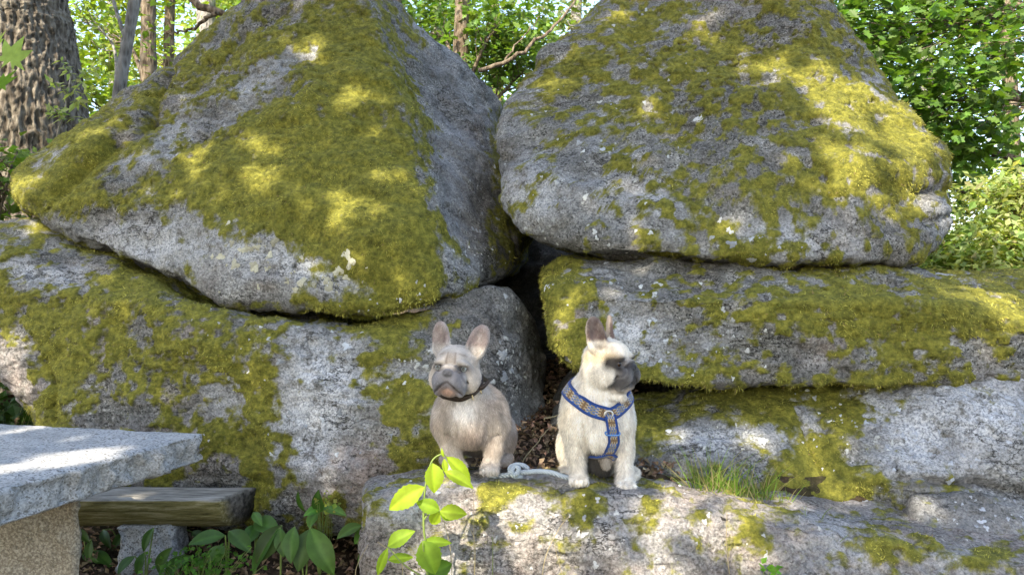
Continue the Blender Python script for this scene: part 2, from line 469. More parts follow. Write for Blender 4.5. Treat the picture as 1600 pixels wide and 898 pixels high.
BVH = {}
ROCKS = {}
def boulder(name, label, pts, n=104, front=0.45, smooth=26, noise=(0.05, 0.022, 0.007), seed=1, base=0.0, moss=(),
            pale=(), pink=(), dark=(), pink0=0.0, pale0=0.0, mat='rock', grooves=(), steps=(), bulge=(), moss_n=40000, spots=(), moss_len=0.017, cat='boulder', mnoise=0.42, mfine=0.46, cap=None):
    pts = np.array([P(*p) if len(p) == 3 else np.array(p[1:]) for p in pts])
    N, D = hull_planes(pts)
    lo, hi = pts.min(0), pts.max(0); ctr = (lo+hi)/2*0.5+pts.mean(0)*0.5
    dirs, F, E = cube_dirs(n)
    half = (hi-lo)/2
    d = dirs*half[None]**0.8
    d[:, 1] -= front*np.linalg.norm(half)*0.5
    d /= np.linalg.norm(d, axis=1)[:, None]
    den = d@N.T
    r = np.where(den > 1e-6, (D-N@ctr)[None]/np.maximum(den, 1e-6), 1e9).min(1)
    V = ctr+d*r[:, None]
    V = laplace(V, E, smooth)
    if cap:                                          # hollow under the stone above
        cx, cz = np.array(cap).T
        lim = np.interp(V[:, 0], cx, cz)+0.012*fbm(V, 4, 3, seed+2)
        V[:, 2] = np.where(V[:, 2] > lim-.05, lim-.05+.05*np.tanh((V[:, 2]-lim+.05)/.05), V[:, 2])
    Nn = vnormals(V, F)
    V = V+Nn*(fbm(V, 1.6, 3, seed)*noise[0])[:, None]
    q = V*np.array([1, 1, 1.7])
    V = V+Nn*(fbm(q, 6.0, 4, seed+5)*noise[1])[:, None]
    px, py = to_px(V)
    facing = Nn[:, 1] < 0.35
    for (pl, w, dep) in grooves:
        dm = np.full(len(px), 1e9)
        wob = fbm(V, 9, 3, seed+31)*w*0.9
        for a, b in zip(pl[:-1], pl[1:]):
            dd, _ = seg_dist(px+wob, py-wob, *a, *b); dm = np.minimum(dm, dd)
        V = V-Nn*(dep*np.exp(-(dm/w)**2)*facing)[:, None]
    for (x, y, rx, ry, s) in bulge:
        V = V+Nn*(s*np.exp(-(((px-x)/rx)**2+((py-y)/ry)**2))*facing)[:, None]
    for (pl, w, dep) in steps:                       # ground beyond a polyline (left of its direction) sits further back
        a, b = np.array(pl[0], float), np.array(pl[1], float); tdir = (b-a)/np.linalg.norm(b-a)
        side = (px-a[0])*tdir[1]-(py-a[1])*tdir[0]+fbm(V, 6, 3, seed+77)*12
        V = V-Nn*(dep*sstep(side, -w, w)*facing)[:, None]
    Nn = vnormals(V, F)
    f1 = fbm(V, 4.5, 4, seed+9); f2 = fbm(V, 21, 4, seed+10)
    wx = px+20*fbm(V, 4, 4, seed+71); wy = py+16*fbm(V, 4, 4, seed+72)
    streak = fbm(V*np.array([1, 1, 0.22]), 16, 3, seed+73)
    mo = field(wx, wy, base, moss)+0.22*streak+mnoise*f1+mfine*f2+0.10*np.clip(Nn[:, 2], -0.6, 1)
    mo = mo+0.22*fbm(V, 48, 3, seed+14)
    mk = sstep(mo, 0.42, 0.66)
    fine = fbm(V, 38, 4, seed+21)
    V = V+Nn*((0.008+0.006*fbm(V, 17, 3, seed+24))*mk+(1-0.6*mk)*noise[2]*fine)[:, None]
    V = V-Nn*(noise[2]*1.2*sstep(fbm(V*np.array([1, 1, 2.5]), 14, 4, seed+41), 0.45, 0.8)*(1-mk))[:, None]
    Nn = vnormals(V, F)
    at = {'moss': mo,
          'pale': np.clip(1.15*field(wx, wy, pale0+0.05, pale)+0.28*f1, 0, 1),
          'pink': np.clip(field(wx, wy, pink0, pink)+0.25*fbm(V, 5, 3, seed+60), 0, 1),
          'dark': np.clip(field(px, py, 0.0, dark)*(1+0.6*f2), 0, 1)}  # mostly shade painted along seams, cracks and gaps
    org = np.array([ctr[0], ctr[1], V[:, 2].min()])
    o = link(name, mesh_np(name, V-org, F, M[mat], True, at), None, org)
    tag(o, label, cat)
    T = np.vstack([F[:, [0, 1, 2]], F[:, [0, 2, 3]]])
    BVH[name+str(seed)] = BVHTree.FromPolygons(V.tolist(), F.tolist())
    ROCKS[name+str(seed)] = (V, F, Nn)
    # moss strands growing on the mossy patches
    if moss_n:
        tri = V[T]; cr = np.cross(tri[:, 1]-tri[:, 0], tri[:, 2]-tri[:, 0]); ar = np.linalg.norm(cr, axis=1)/2
        mt = sstep(mo[T].mean(1), 0.36, 0.70)
        vis = (Nn[T].mean(1)*np.array([0, -1, 0.3])).sum(1) > -0.35
        w = ar*mt*vis
        if w.sum() > 1e-6:
            cnt = int(min(moss_n, w.sum()*34000))
            k = RNG.choice(len(T), cnt, p=w/w.sum())
            u = RNG.random(cnt); v = RNG.random(cnt); fl = u+v > 1; u[fl] = 1-u[fl]; v[fl] = 1-v[fl]
            p = tri[k, 0]+(tri[k, 1]-tri[k, 0])*u[:, None]+(tri[k, 2]-tri[k, 0])*v[:, None]
            nn = Nn[T[k]].mean(1)
            moi = mo[T[k]].mean(1)
            clump = fbm(p, 24, 3, seed+90); tone = fbm(p, 7, 3, seed+91)
            L = 0.72*moss_len*(0.55+0.75*RNG.random(cnt))*(1+0.45*clump)*(0.65+0.5*sstep(moi, 0.5, 0.9))
            dirv = nn*0.5+np.array([0, 0, -0.6])+RNG.normal(0, 0.42, (cnt, 3))+0.35*np.stack([fbm(p, 13, 2, seed+92), np.zeros(cnt), fbm(p, 13, 2, seed+93)], 1)
            dirv /= np.linalg.norm(dirv, axis=1)[:, None]
            sd = np.cross(dirv, RNG.normal(0, 1, (cnt, 3))); sd /= np.linalg.norm(sd, axis=1)[:, None]
            wd = 0.0017*(0.7+0.7*RNG.random(cnt))
            b0 = p-nn*0.003
            VV = np.stack([b0-sd*wd[:, None], b0+sd*wd[:, None], b0+dirv*L[:, None]], 1).reshape(-1, 3)
            mixv = np.clip(0.55+0.42*tone+0.30*clump+RNG.normal(0, 0.22, cnt), 0, 1)[:, None]
            c1 = np.array([0.08, 0.083, 0.014]); c2 = np.array([0.52, 0.49, 0.11])
            kind = sstep(fbm(p, 3.2, 4, seed+95), 0.05, 0.55)[:, None]
            c2 = c2*(1-kind)+np.array([0.24, 0.27, 0.05])*kind
            cc = c1*(1-mixv)+c2*mixv
            dry = (RNG.random(cnt) < 0.06)[:, None]
            cc = np.where(dry, np.array([0.26, 0.19, 0.09]), cc)
            ccv = np.stack([cc*0.8, cc*0.8, cc*1.2], 1).reshape(-1, 3)
            mo_ = link('moss', mesh_np('moss', VV-org, np.arange(cnt*3).reshape(-1, 3), M['moss'], False, {'col': ccv}), o)
            mo_['kind'] = 'stuff'
    if spots:
        mb = MB(); bv = BVH[name+str(seed)]
        rg = np.random.default_rng(seed+500)
        for (cx, cy, sx, sy, cnt, r0, r1, colr) in spots:
            for _ in range(int(cnt*.75)):
                qx, qy = rg.normal(cx, sx), rg.normal(cy, sy)
                dirr = P(qx, qy, 1.0)-np.array([0, 0, CAMZ])
                hit = bv.ray_cast(Vector((0, 0, CAMZ)), Vector(dirr).normalized())
                if hit[0] is None: continue
                nrm = np.array(hit[1]); nrm = nrm if np.dot(nrm, dirr) < 0 else -nrm
                a1 = np.cross(nrm, [0.2, 0.1, 1]); a1 /= np.linalg.norm(a1); a2 = np.cross(nrm, a1)
                kk = 18; rr = (r0+(r1-r0)*rg.random()**2.2)*.85
                ang = np.linspace(0, 2*np.pi, kk, endpoint=False)
                rad = rr*(1+.35*np.sin(ang*2+rg.random()*6)*rg.random()+.25*np.sin(ang*3+rg.random()*6)+rg.normal(0, 0.14, kk)); sq = 0.55+0.6*rg.random()
                ring = [np.array(hit[0])+a1*rad[i]*math.cos(ang[i])*sq+a2*rad[i]*math.sin(ang[i]) for i in range(kk)]
                VV = []
                for rp in ring:
                    f = bv.find_nearest(Vector(rp)); n2 = np.array(f[1]); n2 = n2 if np.dot(n2, nrm) > 0 else -n2
                    VV.append(np.array(f[0])+n2*0.0012)
                mid = np.array(hit[0])+nrm*0.0045
                VV.append(mid)
                ii = np.arange(kk)
                mb.add(np.array(VV)-org, np.stack([ii, (ii+1) % kk, np.full(kk, kk)], 1), np.array(colr)*(0.5+0.4*rg.random()))
        if mb.n:
            li = link('lichen', mb.mesh('lichen', M['lichen'], False), o); li['kind'] = 'stuff'
    return o

WH = (0.62, 0.64, 0.62); BLU = (0.50, 0.53, 0.56); CR = (0.60, 0.58, 0.44)
# the big tilted stone above, on the left
boulder('boulder', 'huge tilted pointed boulder with golden moss face and grey right flank', [
    (15, 285, 4.05), (45, 338, 3.95), (95, 372, 3.85), (160, 392, 3.78), (330, 476, 3.5), (432, 495, 3.4), (560, 509, 3.28), (640, 503, 3.25), (698, 488, 3.25),
    (745, 455, 3.45), (800, 443, 3.75), (835, 420, 4.1), (100, 205, 4.4), (180, 150, 4.5), (270, 108, 4.5), (400, 52, 4.5), (470, -5, 4.5), (500, -75, 4.6), (560, -60, 4.5),
    (620, 110, 4.0), (655, 260, 3.62), (695, 410, 3.28), (650, 30, 4.75), (730, 92, 5.0), (790, 140, 5.2), (830, 320, 4.7), (560, 330, 3.42), (350, 330, 3.6), (200, 320, 3.8),
    (100, 280, 5.0), (500, -40, 5.6), (800, 180, 6.0), (830, 420, 5.6), (300, 430, 5.2), (20, 300, 4.8)],
    n=124, seed=11, smooth=70, base=0.22,
    moss=[(540, 200, 130, 150, .95), (430, 270, 120, 100, .65), (600, 390, 85, 95, .85), (310, 230, 90, 60, .45), (180, 300, 110, 36, .6), (70, 275, 80, 60, .75), (510, 60, 110, 45, .55),
          (340, 125, 80, 30, .4), (120, 210, 90, 35, .55), (650, 450, 50, 40, .7), (380, 320, 80, 40, .4), (450, 320, 90, 40, .3), ('l', 480, 75, 330, 170, 22, -.75), ('l', 330, 170, 170, 275, 20, -.6), (240, 365, 140, 36, -.55), (480, 440, 110, 32, -.6),
          (400, 405, 60, 40, -.6), ('l', 700, 60, 750, 280, 58, -1.0), ('l', 750, 280, 765, 430, 44, -.8), (790, 300, 45, 120, 1.2), (75, 243, 26, 18, -.7), (480, 150, 30, 22, -.6), (365, 215, 30, 18, -.35), (330, 450, 90, 20, -.3), (520, 480, 200, 10, .45)],
    pale=[(240, 375, 130, 40, .6), (510, 430, 90, 22, .8), (400, 395, 60, 30, .5), (90, 245, 40, 20, .5), (720, 300, 30, 150, .2), ('l', 480, 75, 200, 250, 24, .35)],
    pink=[(105, 225, 40, 15, .6), (440, 440, 60, 30, .25)],
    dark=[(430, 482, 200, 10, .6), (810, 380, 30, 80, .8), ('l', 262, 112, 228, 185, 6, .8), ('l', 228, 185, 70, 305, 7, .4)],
    grooves=[(((268, 108), (240, 150), (230, 186)), 9, 0.05), (((230, 186), (150, 242), (66, 320)), 8, 0.035)],
    steps=[(((230, 180), (60, 320)), 14, 0.03)],
    moss_n=70000, moss_len=0.02, spots=[(765, 330, 22, 70, 60, .004, .016, BLU), (740, 420, 30, 30, 50, .003, .012, WH), (510, 435, 50, 14, 40, .006, .03, CR), (390, 400, 40, 25, 30, .006, .03, CR), (620, 470, 40, 12, 20, .004, .012, WH)])
# the big triangular stone above, on the right
boulder('boulder', 'huge triangular boulder with blunt right nose and patchy dark moss', [
    (882, 400, 3.38), (1000, 405, 3.22), (1230, 414, 3.14), (1340, 414, 3.14), (1420, 418, 3.25), (838, 388, 3.5), (802, 345, 3.58), (788, 290, 3.62), (776, 215, 3.85), (780, 165, 4.0),
    (800, 128, 4.1), (880, 66, 4.25), (965, -8, 4.4), (1010, -70, 4.5), (1250, -70, 4.3), (1285, 0, 4.1), (1355, 92, 3.9), (1405, 158, 3.75), (1452, 208, 3.62), (1490, 255, 3.52), (1508, 310, 3.48),
    (1503, 362, 3.48), (1468, 400, 3.45), (1335, 265, 3.3), (1150, 250, 3.48), (940, 260, 3.58), (900, 330, 3.4), (1050, 100, 3.95), (1200, 60, 3.95),
    (830, 330, 5.0), (1430, 380, 5.0), (1000, -50, 5.4), (1260, -50, 5.4), (1450, 300, 4.8), (1000, 420, 5.0)],
    n=124, seed=22, smooth=36, base=0.33, mnoise=0.5, mfine=0.8,
    moss=[(1150, 60, 170, 60, .35), (1250, 120, 120, 60, .35), (1180, 205, 150, 60, .25), (1300, 300, 120, 80, .3), (1120, 375, 210, 34, .25), (1390, 240, 100, 60, .4), (1060, 150, 120, 60, .15), (890, 125, 60, 60, .2), (1450, 245, 60, 30, .4),
          (795, 210, 26, 90, -.9), (850, 345, 80, 50, -.45), (940, 235, 100, 60, -.3), (1240, 365, 80, 28, -.6), (1485, 330, 36, 60, -.9), (1010, 345, 80, 40, -.25), (990, 30, 60, 50, -.1), (1210, 190, 25, 40, -.3), (1350, 185, 60, 16, -.3), (1440, 270, 24, 24, -.6)],
    pale=[(840, 320, 70, 90, .4), (900, 300, 100, 60, .25), (1240, 370, 80, 25, .5), (1350, 130, 60, 30, .3), (1490, 340, 30, 50, .4), (1020, 340, 80, 30, .3)],
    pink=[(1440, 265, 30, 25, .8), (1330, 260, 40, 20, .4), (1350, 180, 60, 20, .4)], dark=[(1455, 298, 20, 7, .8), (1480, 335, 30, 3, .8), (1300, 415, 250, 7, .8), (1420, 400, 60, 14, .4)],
    grooves=[(((1425, 300), (1462, 292), (1480, 300)), 6, 0.03), (((1440, 345), (1500, 335)), 3, 0.015), (((776, 245), (800, 250)), 4, 0.025), (((1290, 275), (1300, 300)), 6, 0.02)],
    bulge=[(1335, 255, 45, 28, 0.035), (1400, 265, 40, 30, 0.03)],
    moss_n=70000, moss_len=0.019, spots=[(930, 200, 90, 80, 70, .004, .016, WH), (1088, 187, 4, 2, 3, .018, .026, (.72, .74, .74)), (860, 330, 40, 40, 50, .004, .014, WH), (1000, 140, 70, 60, 26, .006, .02, BLU), (1120, 360, 16, 10, 6, .012, .022, WH), (1200, 380, 60, 20, 24, .005, .02, BLU)])
# lower stone on the left
boulder('boulder', 'long low mossy boulder with bluish lichen behind the bench', [
    (-160, 330, 4.2), (0, 338, 4.1), (80, 376, 3.9), (150, 408, 3.78), (330, 490, 3.54), (440, 512, 3.5), (560, 524, 3.44), (640, 520, 3.42), (700, 500, 3.45), (755, 455, 3.55), (790, 464, 3.62), (830, 510, 3.8), (850, 560, 3.95),
    (-120, 430, 3.8), (-60, 500, 3.75), (0, 545, 3.62), (60, 662, 3.55), (100, 740, 3.55), (0, 440, 3.7), (200, 470, 3.48), (200, 800, 3.45), (400, 840, 3.38), (600, 840, 3.2), (720, 800, 3.1), (800, 760, 3.2), (855, 700, 3.6),
    (560, 568, 3.32), (400, 550, 3.4), (720, 566, 3.24), (700, 700, 3.1), (500, 700, 3.3), (780, 620, 3.35),
    (-100, 420, 5.2), (300, 500, 5.2), (800, 488, 5.0), (850, 600, 5.0), (180, 700, 4.8), (600, 760, 4.6)],
    n=120, seed=33, mfine=0.75, cap=[(-2.6, 2.0), (-2.3, 1.61), (-2.0, 1.50), (-1.36, 1.265), (-1.04, 1.205), (-.65, 1.17), (-.43, 1.205), (-.30, 1.275), (-.20, 1.36), (-.12, 1.45), (0, 1.6)], base=0.30,
    moss=[(60, 470, 90, 55, .6), (110, 590, 50, 100, .55), (70, 620, 20, 60, .8), (260, 560, 90, 100, .45), (220, 440, 120, 36, .5), (400, 570, 66, 60, .6), (600, 560, 62, 70, .75), (640, 690, 62, 80, .7), (420, 740, 36, 80, .7), (350, 680, 50, 40, .4), (600, 510, 90, 20, .5), (540, 780, 24, 20, .5),
          (60, 432, 70, 26, -.75), (500, 630, 60, 120, -1.0), (15, 590, 46, 46, -1.2), (750, 570, 70, 90, -.9), (810, 610, 50, 130, -1.3), (350, 620, 60, 40, -.3), (200, 655, 60, 30, -.6), (620, 585, 30, 20, -.6), (560, 720, 40, 70, -.6), (740, 480, 60, 20, -.7), (690, 500, 30, 16, .5)],
    pale=[(500, 610, 50, 90, .85), (480, 700, 50, 60, .5), (70, 425, 70, 26, .75), (820, 600, 30, 90, .4), (620, 590, 40, 30, .5), (420, 520, 60, 20, .3), (350, 610, 40, 40, .4)],
    pink=[(560, 740, 50, 70, .8), (20, 590, 50, 50, .9), (300, 530, 40, 50, .6), (150, 520, 40, 60, .5), (300, 690, 80, 40, .5), (500, 780, 60, 30, .6), (350, 720, 40, 40, .4)],
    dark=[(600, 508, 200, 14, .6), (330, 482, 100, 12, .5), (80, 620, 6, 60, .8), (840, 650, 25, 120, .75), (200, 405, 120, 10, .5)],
    grooves=[(((70, 560), (86, 600), (84, 660)), 6, 0.03), (((640, 540), (620, 620)), 5, 0.008)],
    moss_n=66000, moss_len=0.019, spots=[(800, 590, 18, 50, 90, .004, .016, WH), (800, 560, 12, 30, 14, .012, .03, BLU), (815, 680, 12, 30, 12, .006, .016, BLU), (500, 620, 40, 80, 60, .005, .02, (.52, .56, .60)), (340, 560, 60, 60, 30, .004, .014, WH), (640, 580, 24, 16, 20, .008, .02, WH)])
# right middle slab
boulder('boulder', 'flat mossy slab lying under the triangular boulder', [
    (852, 432, 3.55), (880, 408, 3.6), (930, 403, 3.5), (1000, 406, 3.42), (1180, 420, 3.34), (1330, 424, 3.3), (1450, 422, 3.45), (1560, 428, 3.8), (1640, 460, 3.7), (852, 470, 3.35), (862, 530, 3.28), (895, 578, 3.2), (930, 590, 3.12), (1000, 605, 3.05),
    (1200, 600, 2.98), (1400, 603, 2.98), (1600, 585, 3.02), (1750, 560, 3.1), (1750, 480, 3.4), (960, 460, 3.15), (1200, 470, 3.02), (1450, 480, 3.03), (1580, 510, 3.05), (900, 470, 3.24),
    (870, 445, 4.9), (1500, 440, 4.9), (1700, 470, 4.6), (900, 560, 4.6), (1700, 560, 4.6)],
    n=112, seed=44, base=0.46, smooth=20, mnoise=0.55, mfine=0.95,
    moss=[(1300, 500, 200, 50, .3), (1460, 500, 120, 60, .4), (876, 510, 36, 70, .5), (1560, 470, 90, 60, .5), (1100, 592, 220, 14, .3), (1330, 600, 120, 14, .5), (960, 415, 90, 14, -.7), (985, 530, 50, 60, -.9), (1262, 560, 50, 28, -.75), (1050, 430, 60, 20, -.2), (1430, 540, 40, 20, -.5), (1490, 432, 46, 7, -.8), (1060, 540, 50, 30, -.3), (1590, 510, 30, 20, -.5), (1480, 575, 160, 8, -.2)],
    pale=[(985, 530, 50, 60, .8), (940, 420, 70, 20, .4), (1490, 433, 50, 8, .7), (1100, 550, 60, 30, .3), (1430, 540, 40, 20, .5)],
    pink=[(880, 510, 20, 20, .5), (1590, 505, 40, 25, .8), (1280, 550, 40, 30, .5), (1370, 480, 60, 20, .3)],
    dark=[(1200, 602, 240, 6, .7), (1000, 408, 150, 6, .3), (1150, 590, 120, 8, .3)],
    moss_n=60000, moss_len=0.021, spots=[(1020, 445, 14, 8, 7, .010, .018, (.68, .7, .68)), (925, 430, 16, 10, 9, .008, .02, BLU), (990, 540, 40, 50, 60, .004, .016, (.52, .56, .60)), (1100, 540, 60, 30, 40, .004, .014, WH), (860, 460, 8, 14, 10, .005, .01, WH)])
# right lower stone
boulder('boulder', 'sloping blue-grey boulder under the flat slab, behind the grass', [
    (975, 645, 3.3), (1000, 628, 3.38), (1100, 616, 3.34), (1250, 600, 3.22), (1400, 585, 3.12), (1620, 560, 3.12), (1760, 560, 3.2), (985, 700, 3.05), (1000, 760, 2.92), (1240, 815, 2.82), (1440, 860, 2.72), (1700, 900, 2.7), (1150, 665, 3.06), (1450, 650, 2.92), (1620, 700, 2.8), (1500, 745, 2.76), (1250, 700, 2.92),
    (980, 640, 4.4), (1700, 600, 4.4), (1000, 740, 4.2), (1750, 760, 4.0), ('w', 2.2, 2.75, 0.2), ('w', 0.55, 3.0, 0.2)],
    n=110, seed=55, base=0.16, smooth=18,
    moss=[(1005, 660, 50, 50, .7), (1150, 632, 110, 26, .7), (1212, 645, 44, 40, .7), (1310, 650, 50, 60, .65), (1275, 720, 40, 50, .5), (1350, 765, 110, 40, .6), (1230, 775, 90, 30, .7), (1400, 835, 80, 26, .7), (1395, 615, 30, 20, .5), (1100, 690, 80, 25, -.7), (1243, 650, 14, 60, -.7), (1500, 660, 120, 90, -.9), (1410, 790, 40, 20, -.4), (1010, 740, 60, 30, -.4)],
    pale=[(1500, 650, 170, 90, .6), (1110, 690, 90, 25, .6), (1240, 640, 24, 80, .6), (1390, 690, 60, 60, .4), (1360, 640, 30, 20, .4)],
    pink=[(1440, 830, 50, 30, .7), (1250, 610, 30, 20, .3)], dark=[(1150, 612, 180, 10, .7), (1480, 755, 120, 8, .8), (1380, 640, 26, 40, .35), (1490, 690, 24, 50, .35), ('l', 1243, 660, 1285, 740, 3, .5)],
    grooves=[(((1245, 640), (1262, 700), (1285, 745)), 4, 0.014), (((1400, 745), (1500, 752), (1620, 770)), 6, 0.03)],
    moss_n=40000, spots=[(1480, 650, 90, 60, 110, .004, .018, (.52, .56, .62)), (1110, 690, 60, 20, 40, .004, .014, WH), (1187, 686, 3, 3, 3, .014, .02, (.62, .66, .7)), (1330, 680, 50, 60, 50, .004, .014, WH)])
boulder('boulder', 'low bluish stone wedged below the crack at the foot of the sloping boulder', [
    (1425, 772, 2.72), (1500, 765, 2.7), (1600, 775, 2.66), (1720, 790, 2.66), (1440, 830, 2.6), (1500, 850, 2.52), (1600, 850, 2.5), (1720, 880, 2.5), (1430, 860, 2.6),
    (1440, 780, 3.0), (1700, 800, 3.0), ('w', 1.4, 2.6, 0.3), ('w', 1.9, 2.55, 0.3), ('w', 1.4, 2.9, 0.3), ('w', 1.9, 2.9, 0.3)],
    n=60, seed=66, base=-0.1, smooth=10, noise=(0.02, 0.014, 0.006), moss=[(1440, 850, 40, 20, .6)], pale=[(1540, 800, 120, 40, .3)], pink=[(1580, 835, 60, 20, .3)], dark=[(1540, 800, 150, 60, .3)],
    moss_n=6000, spots=[(1530, 800, 50, 24, 50, .004, .016, (.55, .58, .63))])
# front ledge
boulder('stone_ledge', 'sunlit pinkish granite ledge that the two dogs sit on', [
    (568, 790, 2.46), (566, 768, 2.52), (600, 757, 2.6), (660, 745, 2.62), (720, 737, 2.66), (800, 744, 2.6), (1000, 758, 2.54), (1130, 778, 2.48), (1250, 802, 2.42), (1450, 852, 2.34), (1600, 886, 2.28), (1780, 915, 2.25),
    (720, 752, 2.5), (1000, 772, 2.43), (1250, 822, 2.33), (590, 960, 2.36), (560, 1000, 2.4), (1000, 1020, 2.26), (1700, 1040, 2.1), (900, 870, 2.36), (1300, 900, 2.28),
    (570, 745, 2.86), (720, 722, 2.95), (1000, 742, 2.95), (1250, 770, 2.9), (1500, 815, 2.75), (1750, 860, 2.7), ('w', -0.4, 2.9, 0.05), ('w', 1.9, 2.7, 0.05), ('w', -0.45, 2.45, 0.05), ('w', 1.9, 2.15, 0.05)],
    n=116, seed=77, base=0.03, smooth=9, front=0.35, noise=(0.018, 0.016, 0.007), mat='ledge', pink0=0.42,
    moss=[(760, 778, 24, 26, .8), (800, 768, 36, 20, .7), (905, 800, 26, 40, .75), (930, 770, 30, 14, .3), (1010, 790, 30, 30, .3), (1160, 830, 36, 60, .6), (1350, 850, 40, 30, .4), (1550, 872, 50, 20, .8), (1410, 866, 40, 24, .5), (1000, 850, 50, 40, .2), (690, 770, 20, 14, .3)],
    pale=[(630, 790, 60, 30, .4), (960, 820, 60, 60, .45), (800, 750, 120, 12, .5), (1300, 840, 60, 40, .4), (1500, 880, 60, 30, .4)],
    dark=[(690, 745, 60, 8, .3)], grooves=[(((870, 752), (880, 790), (876, 830)), 4, 0.012), (((1128, 790), (1140, 860), (1135, 898)), 4, 0.012)],
    moss_n=18000, moss_len=0.015, cat='rock', spots=[(960, 830, 200, 50, 90, .003, .014, (.6, .6, .58)), (640, 790, 30, 20, 16, .004, .012, BLU)])

# small dark stones in the gap between the big ones
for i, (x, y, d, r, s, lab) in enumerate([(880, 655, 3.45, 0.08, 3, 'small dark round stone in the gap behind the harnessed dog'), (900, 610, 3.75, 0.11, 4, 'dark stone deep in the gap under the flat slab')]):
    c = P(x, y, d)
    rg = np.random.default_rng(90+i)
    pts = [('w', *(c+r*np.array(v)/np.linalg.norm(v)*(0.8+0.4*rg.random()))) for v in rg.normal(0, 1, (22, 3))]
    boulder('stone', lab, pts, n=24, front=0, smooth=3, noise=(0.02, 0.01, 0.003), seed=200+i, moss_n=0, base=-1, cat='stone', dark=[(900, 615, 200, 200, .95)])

# back stone added to close the gap, coloured dark to stand for its shade
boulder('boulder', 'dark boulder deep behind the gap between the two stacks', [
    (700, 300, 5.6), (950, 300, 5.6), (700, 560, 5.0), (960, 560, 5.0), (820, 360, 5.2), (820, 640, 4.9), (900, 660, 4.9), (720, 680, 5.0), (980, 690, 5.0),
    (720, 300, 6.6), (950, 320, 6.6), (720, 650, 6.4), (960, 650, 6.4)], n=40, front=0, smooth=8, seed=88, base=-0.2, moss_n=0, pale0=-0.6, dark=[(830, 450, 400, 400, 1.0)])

# ------------------------------------------------------------------ rough hewn blocks
def box_grid(nx, ny, nz):
    idx = {}; V = []; F = []
    n = (nx, ny, nz)
    def vid(a):
        if a not in idx: idx[a] = len(V); V.append(a)
        return idx[a]
    for ax in range(3):
        o = [k for k in range(3) if k != ax]
        for sgn in (0, n[ax]):
            for i in range(n[o[0]]):
                for j in range(n[o[1]]):
                    q = []
                    for di, dj in ((0, 0), (1, 0), (1, 1), (0, 1)):
                        a = [0, 0, 0]; a[ax] = sgn; a[o[0]] = i+di; a[o[1]] = j+dj
                        q.append(vid(tuple(a)))
                    F.append(q if ((sgn > 0) ^ (ax == 1)) else q[::-1])
    return np.array(V, float)/np.array(n), np.array(F)

def block(name, origin, e1, e2, size, nseg, mat, rough=(0.01, 0.01, 0.003), seed=1, parent=None, col=None, round_=0.012):
    """origin = lower corner, e1,e2 horizontal unit vectors; rough = (end x, end y, top)"""
    U, F = box_grid(*nseg)
    L = U*np.array(size)
    V = np.array(origin)+L[:, :1]*np.array([*e1, 0])+L[:, 1:2]*np.array([*e2, 0])+L[:, 2:]*np.array([0, 0, 1])
    N = vnormals(V, F)
    side = np.clip(np.abs(N[:, 2]), 0, 1)
    edge = np.sort(np.minimum(U, 1-U)*np.array(size), axis=1)[:, 1]
    V = V-N*(round_*np.exp(-edge/round_)*(1+0.7*fbm(V, 22, 3, seed+3)))[:, None]
    amp = rough[0]*(1-side)+rough[2]*side
    V = V+N*(amp*(fbm(V, 9, 3, seed)+0.7*fbm(V, 34, 4, seed+1)))[:, None]
    at = {'pink': np.full(len(V), .35), 'pale': np.full(len(V), 0.45), 'dark': np.zeros(len(V)), 'moss': np.full(len(V), -1.0)}
    if col: at.update(col(V, N))
    org = V.mean(0)*np.array([1, 1, 0])+np.array([0, 0, V[:, 2].min()])
    if parent is not None: org = np.array(parent.location)
    return link(name, mesh_np(name, V-org, F, mat, True, at), parent, None if parent is not None else org)

def table_material():
    t = NT('hewn grey granite'); c = t.coord()
    g = t.noise(c, 130, 3, 0.75)
    col = t.ramp(g, [(0.30, (0.23, 0.235, 0.24)), (0.47, (0.36, 0.365, 0.37)), (0.62, (0.50, 0.505, 0.51))])
    v = t.n('ShaderNodeSeparateColor'); t.l(t.voro(c, 190, 'Color'), v.inputs[0])
    col = t.mix(t.ramp(v.outputs[0], [(0.78, 0), (0.83, 1)]), col, (0.15, 0.148, 0.145))
    col = t.mix(t.ramp(t.noise(c, 9, 5, 0.6), [(0.45, 0), (0.65, 0.5)]), col, (0.25, 0.25, 0.245))
    col = t.mix(t.attr('pink', True), col, t.ramp(g, [(0.34, (0.09, 0.075, 0.05)), (0.5, (0.22, 0.185, 0.125)), (0.66, (0.42, 0.38, 0.29))]))
    return t.done(t.bsdf(col, 0.78, t.bump(g, 0.45, 0.004, t.bump(t.noise(c, 26, 5, 0.6), 0.5, 0.01)), 0.35))
M['table'] = table_material()
E1 = np.array([-0.82, 0.19]); E1 /= np.linalg.norm(E1)
E2 = np.array([-0.21, -0.74]); E2 /= np.linalg.norm(E2)
tbl = tag(empty('stone_table', (-1.75, 2.4, 0.12)), 'grey granite slab table with rough broken edges and a thick stone leg', 'table')
tagc = lambda V, N: {'pink': np.clip(0.9*sstep(1-np.abs(N[:, 2]), 0.5, 0.9)*(0.35+0.3*fbm(V, 8, 3, 3)), 0, 1)}
block('tabletop', (-1.06, 2.67, 0.752), E1, E2, (1.65, 1.10, 0.098), (130, 90, 10), M['table'], (0.026, 0.026, 0.003), 5, tbl, tagc, 0.008)
block('leg', (-1.33, 2.36, 0.05), (-1, 0.05), (-0.52, 0.854), (0.62, 0.26, 0.712), (46, 20, 52), M['table'], (0.012, 0.012, 0.006), 8, tbl, lambda V, N: {'pink': np.full(len(V), .85)}, 0.012)

